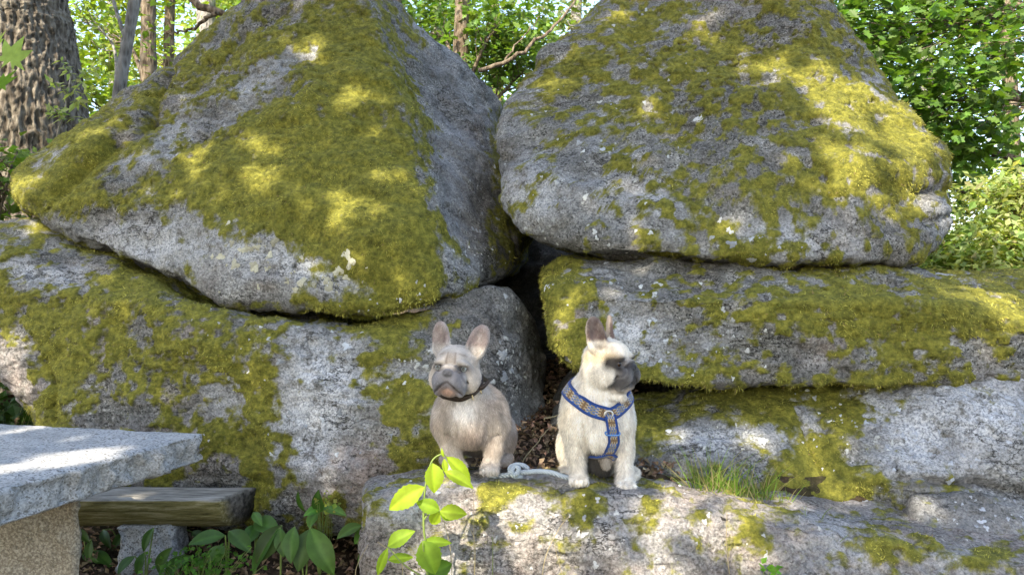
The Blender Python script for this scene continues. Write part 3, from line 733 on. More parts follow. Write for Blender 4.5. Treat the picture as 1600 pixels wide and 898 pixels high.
# split-log bench on stone blocks
ben = tag(empty('log_bench', (-1.6, 3.22, 0.12)), 'weathered split log bench on rough granite blocks beside the stone table', 'bench')
def make_log():
    n, k = 90, 40
    xs = np.linspace(0, 1, n)
    th = np.linspace(0, 2*np.pi, k, endpoint=False)
    hw, dp = 0.105, 0.125
    cs = np.stack([np.cos(th)*hw*(np.abs(np.cos(th))**-0.25), np.where(np.sin(th) > 0, 0.012*np.sin(th), dp*np.sin(th)*1.0)], 1)
    V = []
    for t in xs:
        s = 1.0
        ax = np.array([-2.55+1.41*t, 3.235-0.01*t, 0.488])
        dirw = np.array([0.09, 0.995, 0])
        e = 0.035*(cs[:, 0]/hw)*(t**8)
        for (a, b), ee in zip(cs, e):
            V.append(ax+dirw*a+np.array([ee, 0, b]))
    V = np.array(V)
    i, j = np.meshgrid(np.arange(n-1), np.arange(k), indexing='ij'); j2 = (j+1) % k
    F = np.stack([i*k+j, i*k+j2, (i+1)*k+j2, (i+1)*k+j], -1).reshape(-1, 4)
    top = V[:, 2] > 0.488
    V[:, 2] += fbm(V*np.array([0.25, 3, 1]), 9, 4, 3)*np.where(top, 0.006, 0.010)
    V[:, 1] += fbm(V*np.array([0.3, 1, 3]), 9, 4, 4)*0.008
    b = len(V)
    V = np.vstack([V, V[-k:].mean(0)+[0.004, 0, 0], V[:k].mean(0)])
    kk = np.arange(k); k2 = (kk+1) % k
    T = np.vstack([np.stack([np.full(k, b), (n-1)*k+kk, (n-1)*k+k2], 1), np.stack([np.full(k, b+1), k2, kk], 1)])
    t = NT('weathered wood'); c = t.coord((0.12, 1, 1))
    g = t.noise(c, 60, 6, 0.7)
    side = t.n('ShaderNodeNewGeometry'); sep = t.n('ShaderNodeSeparateXYZ'); t.l(side.outputs['Normal'], sep.inputs[0])
    grey = t.ramp(g, [(0.3, (0.09, 0.085, 0.075)), (0.5, (0.27, 0.255, 0.225)), (0.7, (0.44, 0.42, 0.38))])
    mossy = t.ramp(g, [(0.3, (0.05, 0.042, 0.014)), (0.5, (0.19, 0.165, 0.065)), (0.7, (0.38, 0.33, 0.2))])
    col = t.mix(t.ramp(sep.outputs['Z'], [(0.35, 0), (0.6, 1)]), mossy, grey)
    endf = t.ramp(sep.outputs['X'], [(0.6, 0), (0.8, 1)])
    rings = t.ramp(t.noise(t.coord(), 50, 5), [(0.35, (0.045, 0.04, 0.034)), (0.65, (0.17, 0.155, 0.135))])
    col = t.mix(endf, col, rings)
    m = t.done(t.bsdf(col, 0.9, t.bump(g, 0.9, 0.008), 0.15))
    link('log_seat', mesh_np('log_seat', V-np.array(ben.location), [F, T], m), ben)
make_log()
block('support_block', (-1.60, 3.13, 0.10), (1, 0.06), (-0.06, 1), (0.22, 0.2, 0.285), (26, 24, 30), M['table'], (0.014, 0.014, 0.006), 14, ben, lambda V, N: {'pink': np.full(len(V), 0.05)})
block('support_block', (-2.35, 3.13, 0.10), (1, 0.0), (0, 1), (0.22, 0.2, 0.285), (20, 20, 20), M['table'], (0.014, 0.014, 0.006), 15, ben, lambda V, N: {'pink': np.full(len(V), 0.1)})

# ------------------------------------------------------------------ leaves
def tmpl_ovate(w=0.34, fold=0.10):
    return np.array([[0, 0, 0], [-w, 0.42, fold], [0, 0.45, 0], [w, 0.42, fold], [0, 1, -0.06]]), np.array([[0, 2, 1], [0, 3, 2], [1, 2, 4], [2, 3, 4]])
def tmpl_oak():
    pts = [(0, 0), (.10, .10), (.22, .22), (.14, .32), (.36, .46), (.20, .56), (.34, .74), (.14, .80), (0, 1.0)]
    R = [(x, y) for x, y in pts]; L = [(-x, y) for x, y in pts[1:-1]][::-1]
    ring = R+L
    V = np.array([(x, y, 0.10*abs(x)-0.08*y*y) for x, y in ring]+[(0, 0.5, -0.03)])
    n = len(ring); i = np.arange(n)
    return V, np.stack([i, (i+1) % n, np.full(n, n)], 1)
OVATE = tmpl_ovate(); NARROW = tmpl_ovate(0.2, 0.05); OAKL = tmpl_oak()

def place_leaves(c, size, tmpl, up, rg, col, jit=0.16, droop=0.3):
    """c (n,3) positions; leaf planes tilt randomly about 'up'"""
    n = len(c)
    nz = np.asarray(up)[None]*1.0+rg.normal(0, 0.55, (n, 3)); nz /= np.linalg.norm(nz, axis=1)[:, None]
    d = rg.normal(0, 1, (n, 3)); d[:, 2] -= droop; d -= nz*np.einsum('ij,ij->i', d, nz)[:, None]; d /= np.linalg.norm(d, axis=1)[:, None]
    s = np.cross(d, nz)
    sz = size*(0.6+0.7*rg.random(n))
    T, F = tmpl
    V = c[:, None, :]+sz[:, None, None]*(T[None, :, 0, None]*s[:, None]+T[None, :, 1, None]*d[:, None]+T[None, :, 2, None]*nz[:, None])
    Fa = (np.arange(n)[:, None, None]*len(T)+F[None]).reshape(-1, F.shape[1])
    cc = np.asarray(col)[None]*np.exp(rg.normal(0, jit, (n, 1)))*(1+rg.normal(0, 0.07, (n, 3)))
    return V.reshape(-1, 3), Fa, np.repeat(np.clip(cc, 0, 1), len(T), 0)

def trunk_mesh(path, radii, mat, nseg=20, nlen=60, furrow=0.0, seed=1, org=(0, 0, 0)):
    pth = spline(path, nlen); rad = np.interp(np.linspace(0, 1, nlen), np.linspace(0, 1, len(radii)), radii)
    V, Fs = tube(pth, rad, nseg)
    k = nlen*nseg
    c = np.repeat(pth, nseg, 0)
    out = V[:k]-c; ln = np.linalg.norm(out, axis=1)[:, None]
    q = V[:k]*np.array([1, 1, 0.22])
    if furrow:
        rid = 1-np.abs(fbm(q*np.array([1, 1, .8]), 34, 4, seed))*2.2
        V[:k] = V[:k]+out/ln*(furrow*rid+furrow*0.5*fbm(V[:k], 40, 3, seed+2))[:, None]
    else:
        V[:k] = V[:k]+out*(0.10*fbm(V[:k], 5, 3, seed))[:, None]
    return mesh_np('trunk', V-np.array(org), Fs, mat)

CLU = []
def tree(name, label, trunk, radii, mat, crown, leafcol, leafsize, tmpl, seed, per=42, crad=0.26, nseg=18, nlen=50, furrow=0.0, group=None, cat='tree', lmat='leaf', flat=0.45, twigs=True):
    """trunk: world points base to top; crown: list of (centre, radii, clusters)"""
    rg = np.random.default_rng(seed)
    trunk = np.array(trunk, float)
    org = trunk[0].copy()
    root = tag(empty(name, org), label, cat, group)
    link('trunk', trunk_mesh(trunk, radii, M[mat], nseg, nlen, furrow, seed, org), root)
    pth = spline(trunk, 60); rr = np.interp(np.linspace(0, 1, 60), np.linspace(0, 1, len(radii)), radii)
    Vs, Fs, Cs = [], [], []; off = 0
    tw = MB()
    for (c, r, ncl) in crown:
        c = np.array(c, float); r = np.array(r, float)
        # limb from trunk to the foliage mass
        a = pth[np.argmin(np.linalg.norm((pth-c)*np.array([1, 1, 0.6])+np.array([0, 0, 0.5]), axis=1))]
        ri = np.interp(a[2], pth[:, 2], rr) if pth[-1, 2] > pth[0, 2] else radii[-1]
        m = (a+c)/2+np.array([0, 0, 0.12*np.linalg.norm(c-a)])+rg.normal(0, 0.08, 3)
        lim = spline([a, m, c], 14)
        Vv, Ff = tube(lim, np.linspace(max(0.35*ri, 0.014), 0.006, 14), 7)
        lo = link('limb', mesh_np('limb', Vv-org, Ff, M[mat]), root)
        pos = rg.normal(0, 1, (ncl, 3)); pos /= np.linalg.norm(pos, axis=1)[:, None]
        pos = c+pos*r*(rg.random((ncl, 1))**0.45)
        for q in pos:
            if twigs:
                b = lim[rg.integers(5, 14)]
                mid = (b+q)/2+rg.normal(0, 0.05, 3)
                tv, tf = tube(spline([b, mid, q], 5), np.linspace(0.007, 0.0025, 5), 4, False)
                tw.add(tv-org, tf)
            k = int(per*(0.6+0.8*rg.random()))
            lp = q+rg.normal(0, 1, (k, 3))*np.array([crad, crad, crad*flat])
            tone = np.exp(rg.normal(0, 0.16))
            V, F, C = place_leaves(lp, leafsize, tmpl, (0, -0.25, 1), rg, np.array(leafcol)*tone)
            Vs.append(V); Fs.append(F+off); Cs.append(C); off += len(V)
    if tw.n: link('twigs', tw.mesh('twigs', M[mat]), root)['kind'] = 'stuff'
    if Vs:
        cr = link('crown', mesh_np('crown', np.vstack(Vs)-org, np.vstack(Fs), M[lmat], False, {'col': np.vstack(Cs)}), root)
        cr['kind'] = 'stuff'
    return root

def gpt(px, d, z=None):
    x = (px-800)/FPX*d
    return np.array([x, d, float(ground_z(np.array([x]), np.array([d]))[0])-0.05 if z is None else z])
def upto(px0, px1, d, ztop):
    """trunk points: px0 = picture x low down, px1 = picture x at the top edge, running on up"""
    b = gpt(px0, d); b[2] -= 0.1
    zt = CAMZ+449/FPX*d
    t = P(px1, 0, d)
    s = (t-b)/(t[2]-b[2])
    return [b, b+s*(zt-b[2])*0.5, t, b+s*(ztop-b[2])+np.array([0.05, 0.1, 0])]

YG = (0.17, 0.25, 0.035); MG = (0.095, 0.17, 0.03); DG = (0.055, 0.115, 0.022); PG = (0.24, 0.31, 0.12)
# big oak on the left, with furrowed bark
tree('oak_tree', 'thick old tree with deeply furrowed bark behind the pointed boulder', [gpt(14, 5.6), P(14, 250, 5.6), P(4, 60, 5.6), P(-5, -60, 5.6), P(-20, -600, 5.8)], [0.66, 0.53, 0.455, 0.42, 0.34], 'oakbark',
     [((-5.2, 5.8, 7.2), (1.5, 1.2, .8), 26), ((-2.6, 7.2, 7.4), (1.2, 1, .7), 22)], MG, 0.10, OVATE, 101, nseg=300, nlen=300, furrow=0.017)
tree('slender_tree', 'slender leaning pale grey trunk just behind the pointed boulder', upto(120, 211, 6.6, 7.5), [0.062, 0.055, 0.048, 0.03], 'greybark',
     [(P(130, 30, 7.2), (.35, .4, .4), 10), (P(140, -80, 7.4), (.5, .5, .4), 12)], YG, 0.085, OVATE, 102)
tree('forest_tree', 'brown trunk with a fork of leafy limbs next to the slender grey trunk', upto(236, 232, 9, 9), [0.12, 0.1, 0.085, 0.05], 'bark',
     [(P(165, 70, 9.9), (.6, .45, .7), 20), (P(200, -40, 9.9), (.7, .5, .5), 14), (P(135, 150, 8.4), (.3, .3, .3), 10)], YG, 0.10, OVATE, 103)
tree('forest_tree', 'thin crooked trunk among bright leaves left of the pointed boulder peak', upto(258, 266, 10.5, 9), [0.09, 0.075, 0.065, 0.04], 'bark',
     [(P(250, 110, 13.2), (.9, .6, .6), 22), (P(300, 140, 13), (.6, .4, .3), 12)], (0.20, 0.27, 0.04), 0.10, OVATE, 104)
tree('forest_tree', 'stout pale trunk farther back above the left slope of the pointed boulder', upto(328, 322, 12, 11), [0.19, 0.16, 0.145, 0.09], 'greybark',
     [(P(405, 40, 12.2), (1.0, .7, .9), 30), (P(430, 10, 11), (.6, .7, .6), 16), (P(330, 20, 13.4), (.8, .6, .6), 12)], YG, 0.11, OVATE, 105)
tree('forest_tree', 'dark trunk rising behind the right shoulder of the pointed boulder', upto(628, 618, 9.5, 9), [0.10, 0.085, 0.075, 0.05], 'bark',
     [(P(600, 0, 9.6), (.6, .6, .5), 14), (P(675, 50, 9.8), (.6, .6, .5), 20)], MG, 0.09, OVATE, 106)
tree('forest_tree', 'reddish brown trunk in the notch between the two upper boulders', upto(716, 722, 8.4, 9), [0.11, 0.095, 0.08, 0.05], 'bark',
     [(P(780, 40, 8.4), (.42, .4, .5), 26), (P(680, 60, 9.4), (.4, .4, .4), 14), (P(820, 110, 8.8), (.45, .5, .4), 18), (P(720, 120, 9.6), (.5, .4, .35), 14)], MG, 0.095, OAKL, 107)
tree('forest_tree', 'airy tree with grey twigs and dry tips left of the triangular boulder top', upto(1010, 985, 9.2, 9), [0.10, 0.085, 0.07, 0.04], 'greybark',
     [(P(890, 40, 9.2), (.7, .6, .5), 14), (P(860, 110, 9.6), (.5, .5, .4), 12)], (0.17, 0.19, 0.07), 0.07, NARROW, 108, per=30)
# right side
tree('broadleaf_tree', 'dense dark green broadleaf tree behind the right slope of the triangular boulder', [gpt(1760, 6.8), P(1740, 250, 6.8), P(1700, -50, 6.8), P(1690, -500, 6.9)], [0.2, 0.17, 0.14, 0.08], 'bark',
     [(P(1380, 60, 6.3), (.6, .6, .5), 40), (P(1470, 160, 6.2), (.5, .5, .45), 36), (P(1330, -20, 6.6), (.5, .6, .5), 24), (P(1490, 20, 6.6), (.5, .5, .4), 26), (P(1570, 90, 6.0), (.4, .4, .5), 10), (P(1490, 240, 6.6), (.35, .5, .3), 20), (P(1500, 300, 7.2), (.3, .4, .25), 10)],
     (.085, .165, .03), 0.105, OAKL, 109, per=26, crad=0.2)
tree('young_larch', 'pale green feathery young conifer beyond the right end of the slab', [gpt(1600, 5.8), P(1598, 380, 5.8), P(1594, 270, 5.8)], [0.05, 0.035, 0.01], 'bark',
     [(P(1570, 390, 5.7), (.26, .3, .22), 34), (P(1592, 315, 5.8), (.20, .3, .25), 30), (P(1535, 425, 5.6), (.22, .3, .14), 24), (P(1620, 440, 5.8), (.3, .3, .2), 24)], (.34, .40, .17), 0.075, NARROW, 110, per=60, crad=0.17, flat=0.3, lmat='softleaf')
tree('shrub', 'bright low shrub under the blunt nose of the triangular boulder', [gpt(1470, 6.0), P(1475, 470, 6.0), P(1480, 400, 6.0)], [0.03, 0.02, 0.01], 'bark',
     [(P(1490, 400, 5.9), (.35, .3, .3), 22), (P(1540, 440, 6), (.3, .3, .25), 18)], (0.13, 0.2, 0.05), 0.085, OVATE, 111, cat='shrub')
tree('hazel_shrub', 'leafy shrub in front of the furrowed old trunk', [gpt(-40, 4.7), P(-20, 380, 4.7), P(0, 300, 4.7)], [0.02, 0.015, 0.008], 'bark',
     [(P(0, 285, 4.6), (.13, .15, .2), 12), (P(20, 250, 4.8), (.12, .12, .12), 6), (P(-30, 340, 4.6), (.2, .2, .2), 10)], MG, 0.075, OVATE, 112, per=14, crad=0.1, cat='shrub')
# farther trees of the wood
FAR = [(60, 16, MG), (190, 19, YG), (330, 17, YG), (455, 15, MG), (570, 18, YG), (690, 15, MG), (790, 20, YG), (900, 17, (0.13, 0.19, 0.06)), (1340, 14, MG), (1450, 18, MG), (1590, 16, (0.14, 0.2, 0.06))]
for i, (px, d, colr) in enumerate(FAR):
    h = CAMZ+449/FPX*d
    cr = [(P(px+dx, py, d+dz), (1.5*d/16, 1.2, 1.1*d/16), 11) for dx, py, dz in ((-40, 60, 0), (50, 130, 0.6), (10, -40, 0.4), (-20, 220, -0.5))]
    if px > 1250: cr += [(P(px, 330, d), (1.6, 1.2, 1.0), 16), (P(px-30, 420, d), (1.6, 1.2, .7), 16)]
    tree('woodland_tree', 'far sunlit woodland tree seen through the gaps behind the boulders', upto(px, px+random.uniform(-20, 20), d, h+5), [0.2, 0.17, 0.13, 0.07], ('bark', 'greybark')[i % 2],
         cr, np.array(colr)*1.1, 0.19, OVATE, 130+i, per=40, crad=0.42, nseg=10, nlen=20, group='woodland trees behind the boulders', twigs=False)

# dark branches crossing the gaps
def branch(label, pts, r0, r1, mat='bark', leaves=0, seed=1, name='branch'):
    pth = spline([P(*p) for p in pts], 24); org = pth[0]
    rg = np.random.default_rng(seed)
    pth = pth+rg.normal(0, 0.008, pth.shape)
    V, Fs = tube(pth, np.linspace(r0, r1, 24), 9)
    return V, Fs
def bare_limb(label, main, r0, r1, subs, seed):
    org = P(*main[0]); root = tag(empty('fallen_branch', org), label, 'branch')
    V, Fs = branch('', main, r0, r1, seed=seed); link('stem', mesh_np('stem', V-org, Fs, M['bark']), root)
    for k, s in enumerate(subs):
        V, Fs = branch('', s, r1*0.9, 0.003, seed=seed+k+1); link('side_twig', mesh_np('side_twig', V-org, Fs, M['bark']), root)
bare_limb('dark bare branch slanting over the left slope of the pointed boulder', [(250, -60, 5.6), (300, 0, 5.4), (360, 28, 5.3), (415, 52, 5.15), (440, 75, 5.05)], 0.03, 0.018, [[(340, 18, 5.3), (300, 45, 5.4), (250, 56, 5.6)], [(400, 44, 5.2), (440, 20, 5.3), (450, -10, 5.4)]], 300)
bare_limb('grey leaning branch in the notch between the two upper boulders', [(745, 112, 6.6), (800, 92, 6.6), (840, 60, 6.7), (862, 45, 6.8), (900, 0, 7.0)], 0.020, 0.010, [[(790, 95, 6.6), (815, 60, 6.7), (850, 20, 6.8)]], 320)

# ------------------------------------------------------------------ unseen trees added behind the viewer, crowns shaped to shade the rocks
CTR = np.array([0.3, 3.3, 1.3])
U1 = np.cross(S_DIR, [0, 0, 1]); U1 /= np.linalg.norm(U1); U2 = np.cross(U1, S_DIR)
SUNNY = [  # (px, py, depth, radius m): where leaves are cut out to place a sun patch
    (440, 288, 3.68, .12), (400, 300, 3.68, .07), (480, 312, 3.62, .07), (520, 336, 3.55, .11), (500, 425, 3.4, .05), (300, 250, 3.9, .06), (560, 170, 3.9, .08), (610, 290, 3.6, .07), (330, 290, 3.75, .06), (240, 300, 3.8, .05), (630, 420, 3.35, .07), (500, 90, 4.2, .12), (420, 230, 3.8, .06), (600, 350, 3.5, .06), (540, 120, 4.0, .08), (180, 240, 4.2, .06), (450, 60, 4.3, .06), (570, 240, 3.75, .05), (60, 300, 4.0, .10), (30, 320, 4, .1),
    (1180, 110, 3.9, .08), (1300, 200, 3.6, .08), (1040, 100, 4.0, .06), (1270, 300, 3.3, .06), (1200, 240, 3.5, .05), (950, 330, 3.45, .05), (1250, 145, 3.8, .08), (1100, 55, 4.1, .07), (1405, 205, 3.6, .08), (1150, 330, 3.3, .06), (860, 140, 4.0, .06), (965, 35, 4.2, .10), (930, 42, 4.2, .07), (1340, 160, 3.7, .11), (1280, 150, 3.7, .05), (1320, 255, 3.35, .10), (1390, 265, 3.4, .08), (1445, 270, 3.5, .10), (1330, 275, 3.3, .06), (1070, 285, 3.5, .05), (1180, 290, 3.4, .05),
    (1565, 470, 3.2, .17), (1590, 530, 3.1, .16), (1520, 440, 3.4, .08), (890, 480, 3.25, .09), (880, 530, 3.2, .07), (1180, 500, 3.0, .05),
    (1010, 660, 3.1, .10), (1000, 690, 3.05, .07), (1215, 640, 2.95, .10), (1180, 655, 2.95, .06), (1320, 720, 2.85, .06), (1440, 815, 2.7, .05), (1340, 740, 2.8, .05),
    (25, 585, 3.65, .14), (70, 610, 3.6, .08), (530, 740, 3.25, .10), (450, 640, 3.3, .05), (560, 640, 3.3, .05), (120, 500, 3.5, .05),
    (110, 728, 2.25, .12), (190, 718, 2.35, .10), (30, 740, 2.1, .12), (60, 690, 2.5, .05), (215, 850, 3.15, .07), (240, 830, 3.15, .06), (60, 850, 2.4, .10), (40, 800, 2.4, .06),
    (650, 770, 2.2, .12), (720, 750, 2.2, .11), (690, 830, 2.25, .10), (620, 740, 2.2, .08),
    (680, 830, 2.42, .13), (760, 800, 2.45, .11), (900, 870, 2.35, .13), (860, 790, 2.45, .09), (1040, 880, 2.35, .12), (1060, 790, 2.45, .08), (1200, 870, 2.35, .10), (700, 890, 2.4, .1), 
    (1130, 740, 2.75, .08), (1180, 770, 2.7, .06), (850, 700, 2.95, .07), (870, 720, 2.9, .05), (930, 560, 2.6, .03), (1570, 390, 5.7, .5), (1590, 310, 5.8, .45)]
def canopy():
    rg = np.random.default_rng(900)
    n = 24000
    a = rg.uniform(-3.9, 3.9, n); b = rg.uniform(-2.9, 3.2, n); t = rg.uniform(6.0, 8.4, n)
    p = CTR+U1*a[:, None]+U2*b[:, None]+S_DIR*t[:, None]
    dens = fbm(np.stack([a, b, t*0.3], 1), 0.9, 3, 44)
    keep = rg.random(n) < sstep(dens, -0.95, -0.25)
    for (px, py, d, r) in SUNNY:
        q = P(px, py, d); w = p-q
        dist = np.linalg.norm(w-S_DIR*(w@S_DIR)[:, None], axis=1)
        rr = r*(1.0+0.55*fbm(p, 2.5, 2, 45))+0.05
        keep &= dist > rr
    p = p[keep]
    # keep out of the picture
    vis = (p[:, 1] > 0) & (np.abs(p[:, 0]) < p[:, 1]*0.8) & (p[:, 2] < CAMZ+p[:, 1]*0.5)
    p = p[~vis]
    bases = [np.array([-3.6, -3.4, 0.0]), np.array([1.6, -3.9, 0.0])]
    tops = [p[p[:, 0] < -1.6].mean(0), p[p[:, 0] >= -1.6].mean(0)]
    who = np.where(p[:, 0] < -1.6, 0, 1)
    labs = ['spreading shade tree standing behind the stone table, out of view', 'tall shade tree standing behind the viewer, facing the ledge']
    for k in range(2):
        q = p[who == k]; base, top = bases[k], tops[k]
        root = tag(empty('shade_tree', base), labs[k], 'tree')
        tp = np.array([base, base*0.7+np.array([top[0], top[1], 0])*0.3*np.array([1, 1, 0])+np.array([0, 0, top[2]*0.5]), top])
        tp[1, :2] = base[:2]*0.75+top[:2]*0.25
        link('trunk', trunk_mesh(tp, [0.22, 0.15, 0.05], M['bark'], 14, 30, 0, 5, base), root)
        for e in range(7):
            c = q[rg.integers(len(q))]
            m = (tp[1]+c)/2+np.array([0, 0, 0.3])
            V, F = tube(spline([tp[1], m, c], 12), np.linspace(0.05, 0.01, 12), 6); link('limb', mesh_np('limb', V-base, F, M['bark']), root)
        V, F, C = place_leaves(q, 0.21, OAKL, S_DIR*0.9, rg, np.array(MG))
        link('crown', mesh_np('crown', V-base, F, M['leaf'], False, {'col': C}), root)['kind'] = 'stuff'
canopy()

# ------------------------------------------------------------------ dogs (continuous bodies from a blended distance field)
class Field:
    def __init__(s, lo, hi, h):
        s.lo = np.array(lo, float); s.h = h
        s.n = np.ceil((np.array(hi)-s.lo)/h).astype(int)+1
        s.F = np.full(s.n, 0.2, np.float32)
        s.ax = [s.lo[k]+np.arange(s.n[k])*h for k in range(3)]
    def _win(s, lo, hi):
        a = np.clip(np.floor((np.array(lo)-s.lo)/s.h).astype(int), 0, s.n-1)
        b = np.clip(np.ceil((np.array(hi)-s.lo)/s.h).astype(int)+1, 1, s.n)
        sl = tuple(slice(a[k], max(b[k], a[k]+1)) for k in range(3))
        X, Y, Z = np.meshgrid(*[s.ax[k][sl[k]] for k in range(3)], indexing='ij')
        return sl, np.stack([X, Y, Z], -1)
    def _blend(s, sl, d, k, op):
        f = s.F[sl]
        if op == 'add':
            h = np.clip(0.5+0.5*(f-d)/k, 0, 1)
            s.F[sl] = f*(1-h)+d*h-k*h*(1-h)
        else:
            h = np.clip(0.5-0.5*(f+d)/k, 0, 1)
            s.F[sl] = f*(1-h)-d*h+k*h*(1-h)
    def ell(s, c, r, R=None, k=0.02, op='add'):
        c = np.array(c, float); r = np.array(r, float); m = r.max()+k+0.02
        sl, X = s._win(c-m, c+m)
        q = X-c
        if R is not None: q = q@R
        k0 = np.linalg.norm(q/r, axis=-1); k1 = np.linalg.norm(q/(r*r), axis=-1)
        s._blend(sl, (k0*(k0-1)/(k1+1e-6)).astype(np.float32), k, op)
    def cone(s, a, b, ra, rb, k=0.02, op='add'):
        a = np.array(a, float); b = np.array(b, float); m = max(ra, rb)+k+0.02
        sl, X = s._win(np.minimum(a, b)-m, np.maximum(a, b)+m)
        ab = b-a; t = np.clip(((X-a)@ab)/(ab@ab), 0, 1)
        d = np.linalg.norm(X-a-t[..., None]*ab, axis=-1)-(ra+(rb-ra)*t)
        s._blend(sl, d.astype(np.float32), k, op)
    def mesh(s):
        F = s.F; ins = F < 0
        n = np.array(F.shape)-1
        cnt = np.zeros(n, np.int8)
        C = [(i, j, k) for i in (0, 1) for j in (0, 1) for k in (0, 1)]
        sl = lambda c: tuple(slice(c[a], c[a]+n[a]) for a in range(3))
        for c in C: cnt += ins[sl(c)]
        mix = (cnt > 0) & (cnt < 8)
        I = np.argwhere(mix)
        idx = np.full(n, -1, np.int64); idx[mix] = np.arange(len(I))
        acc = np.zeros((len(I), 3)); w = np.zeros(len(I))
        for c in C:
            for a in range(3):
                if c[a] == 0:
                    e = list(c); e[a] = 1
                    fa = F[I[:, 0]+c[0], I[:, 1]+c[1], I[:, 2]+c[2]]; fb = F[I[:, 0]+e[0], I[:, 1]+e[1], I[:, 2]+e[2]]
                    m = (fa < 0) != (fb < 0)
                    t = np.where(m, fa/np.where(m, fa-fb, 1), 0)
                    p = np.array(c, float)[None].repeat(len(I), 0); p[:, a] = t
                    acc += p*m[:, None]; w += m
        V = s.lo+(I+acc/w[:, None])*s.h
        Q = []
        for a in range(3):
            b, c = (a+1) % 3, (a+2) % 3
            s0 = [slice(None)]*3; s1 = [slice(None)]*3; s0[a] = slice(0, -1); s1[a] = slice(1, None)
            x0 = ins[tuple(s0)]; x1 = ins[tuple(s1)]
            E = np.argwhere(x0 != x1)
            E = E[(E[:, b] > 0) & (E[:, c] > 0) & (E[:, b] < F.shape[b]-1) & (E[:, c] < F.shape[c]-1)]
            d = x0[tuple(E.T)]
            eb = np.zeros(3, int); eb[b] = 1; ec = np.zeros(3, int); ec[c] = 1
            q = np.stack([idx[tuple((E-eb-ec).T)], idx[tuple((E-ec).T)], idx[tuple(E.T)], idx[tuple((E-eb).T)]], 1)
            Q.append(np.where(d[:, None], q, q[:, ::-1]))
        return V, np.vstack(Q)

def rotm(rx=0, ry=0, rz=0):
    return np.array(Matrix.Rotation(math.radians(rz), 3, 'Z')@Matrix.Rotation(math.radians(ry), 3, 'Y')@Matrix.Rotation(math.radians(rx), 3, 'X'))

HS = 1.08                          # head size
def make_head(f, H, R):
    """head frame: x to the picture's right, y = forward out of the face, z up"""
    W = lambda p: H+R@np.array([p[0], -p[1], p[2]], float)*HS
    S = np.diag([1.0, -1.0, 1.0])
    def E(c, r, rot=None, k=0.012, op='add'):
        Rl = R@S@(rot if rot is not None else np.eye(3))
        f.ell(W(c), np.array(r)*HS, Rl, k, op)
    def Cn(a, b, ra, rb, k=0.010, op='add'): f.cone(W(a), W(b), ra*HS, rb*HS, k, op)
    E((0, -.012, .026), (.066, .068, .056))
    E((0, .022, .036), (.052, .04, .036), k=.02)
    E((0, -.01, -.018), (.066, .066, .050), k=.02)
    for s in (-1, 1):
        E((s*.050, .006, -.024), (.031, .044, .040), k=.02)
        E((s*.034, .054, .027), (.023, .015, .011), rotm(0, s*12, 0), k=.008)           # brow
        E((s*.049, .036, .005), (.016, .018, .02), k=.012)                             # cheek bone
        E((s*.028, .062, -.030), (.026, .027, .031), rotm(0, s*10, 0), k=.010)          # flews
        E((s*.036, .052, -.054), (.016, .018, .022), rotm(0, s*6, 0), k=.010)
        E((s*.020, .068, -.016), (.016, .016, .016), k=.008)
    E((0, .052, -.022), (.046, .030, .032), k=.014)
    E((0, .066, .012), (.026, .015, .009), k=.007)                                     # nose roll
    for s in (-1, 1): Cn((s*.018, .069, .010), (s*.043, .052, -.018), .0075, .008, .006)
    E((0, .050, -.062), (.027, .022, .016), k=.008)                                    # chin
    E((0, .081, -.004), (.019, .0105, .012), k=.004)                                   # nose
    # creases
    for s in (-1, 1):
        E((s*.042, .062, .009), (.0130, .012, .0080), rotm(0, s*-8, 0), k=.003, op='sub')
        Cn((s*.028, .073, .002), (s*.054, .048, -.030), .0042, .0032, .004, 'sub')
        Cn((s*.034, .064, -.006), (s*.060, .036, -.040), .0028, .0024, .004, 'sub')
        Cn((s*.003, .087, -.032), (s*.022, .082, -.047), .0040, .0040, .004, 'sub')     # mouth line
        Cn((s*.022, .082, -.047), (s*.044, .062, -.066), .0040, .0030, .004, 'sub')
        E((s*.0085, .0915, -.004), (.0046, .005, .0038), k=.002, op='sub')
        Cn((s*.012, .066, .056), (s*.015, .066, .024), .0034, .0036, .005, 'sub')
        Cn((s*.022, .062, .054), (s*.044, .052, .048), .003, .003, .004, 'sub')
        Cn((s*.020, .073, .024), (s*.032, .066, .019), .003, .003, .004, 'sub')
    Cn((0, .089, -.014), (0, .087, -.034), .0030, .0030, .004, 'sub')
    Cn((0, .072, .052), (0, .072, .030), .0030, .0032, .005, 'sub')
    return W

def add_ears(f, W, R, specs):
    S = np.diag([1.0, -1.0, 1.0])
    for (s, c, tilt, turn, back) in specs:
        rot = rotm(0, 0, turn)@rotm(0, tilt, 0)@rotm(back, 0, 0)
        Rl = R@S@rot
        f.ell(W(c), (.035, .013, .060), Rl, .008)
        up = rot@np.array([0, 0, 1.0])
        f.ell(W(np.array(c)-up*0.030), (.031, .020, .034), Rl, .016)
        fwd = rot@np.array([0, 1.0, 0])
        f.ell(W(np.array(c)+fwd*0.0125-up*0.004), (.0270, .0130, .050), Rl, .004, 'sub')

def paw(f, c, yaw=0, spread=1.0):
    R = rotm(0, 0, yaw)
    f.ell(c, (.030, .038, .019), R, .014)
    for i, t in enumerate((-1.5, -.5, .5, 1.5)):
        o = R@np.array([t*.0145*spread, -.030-(0.007 if abs(t) < 1 else 0), -.003])
        f.ell(np.array(c)+o, (.0095, .0165, .0125), R, .004)

def lerp(a, b, t): return np.asarray(a)*(1-t[:, None])+np.asarray(b)*t[:, None]

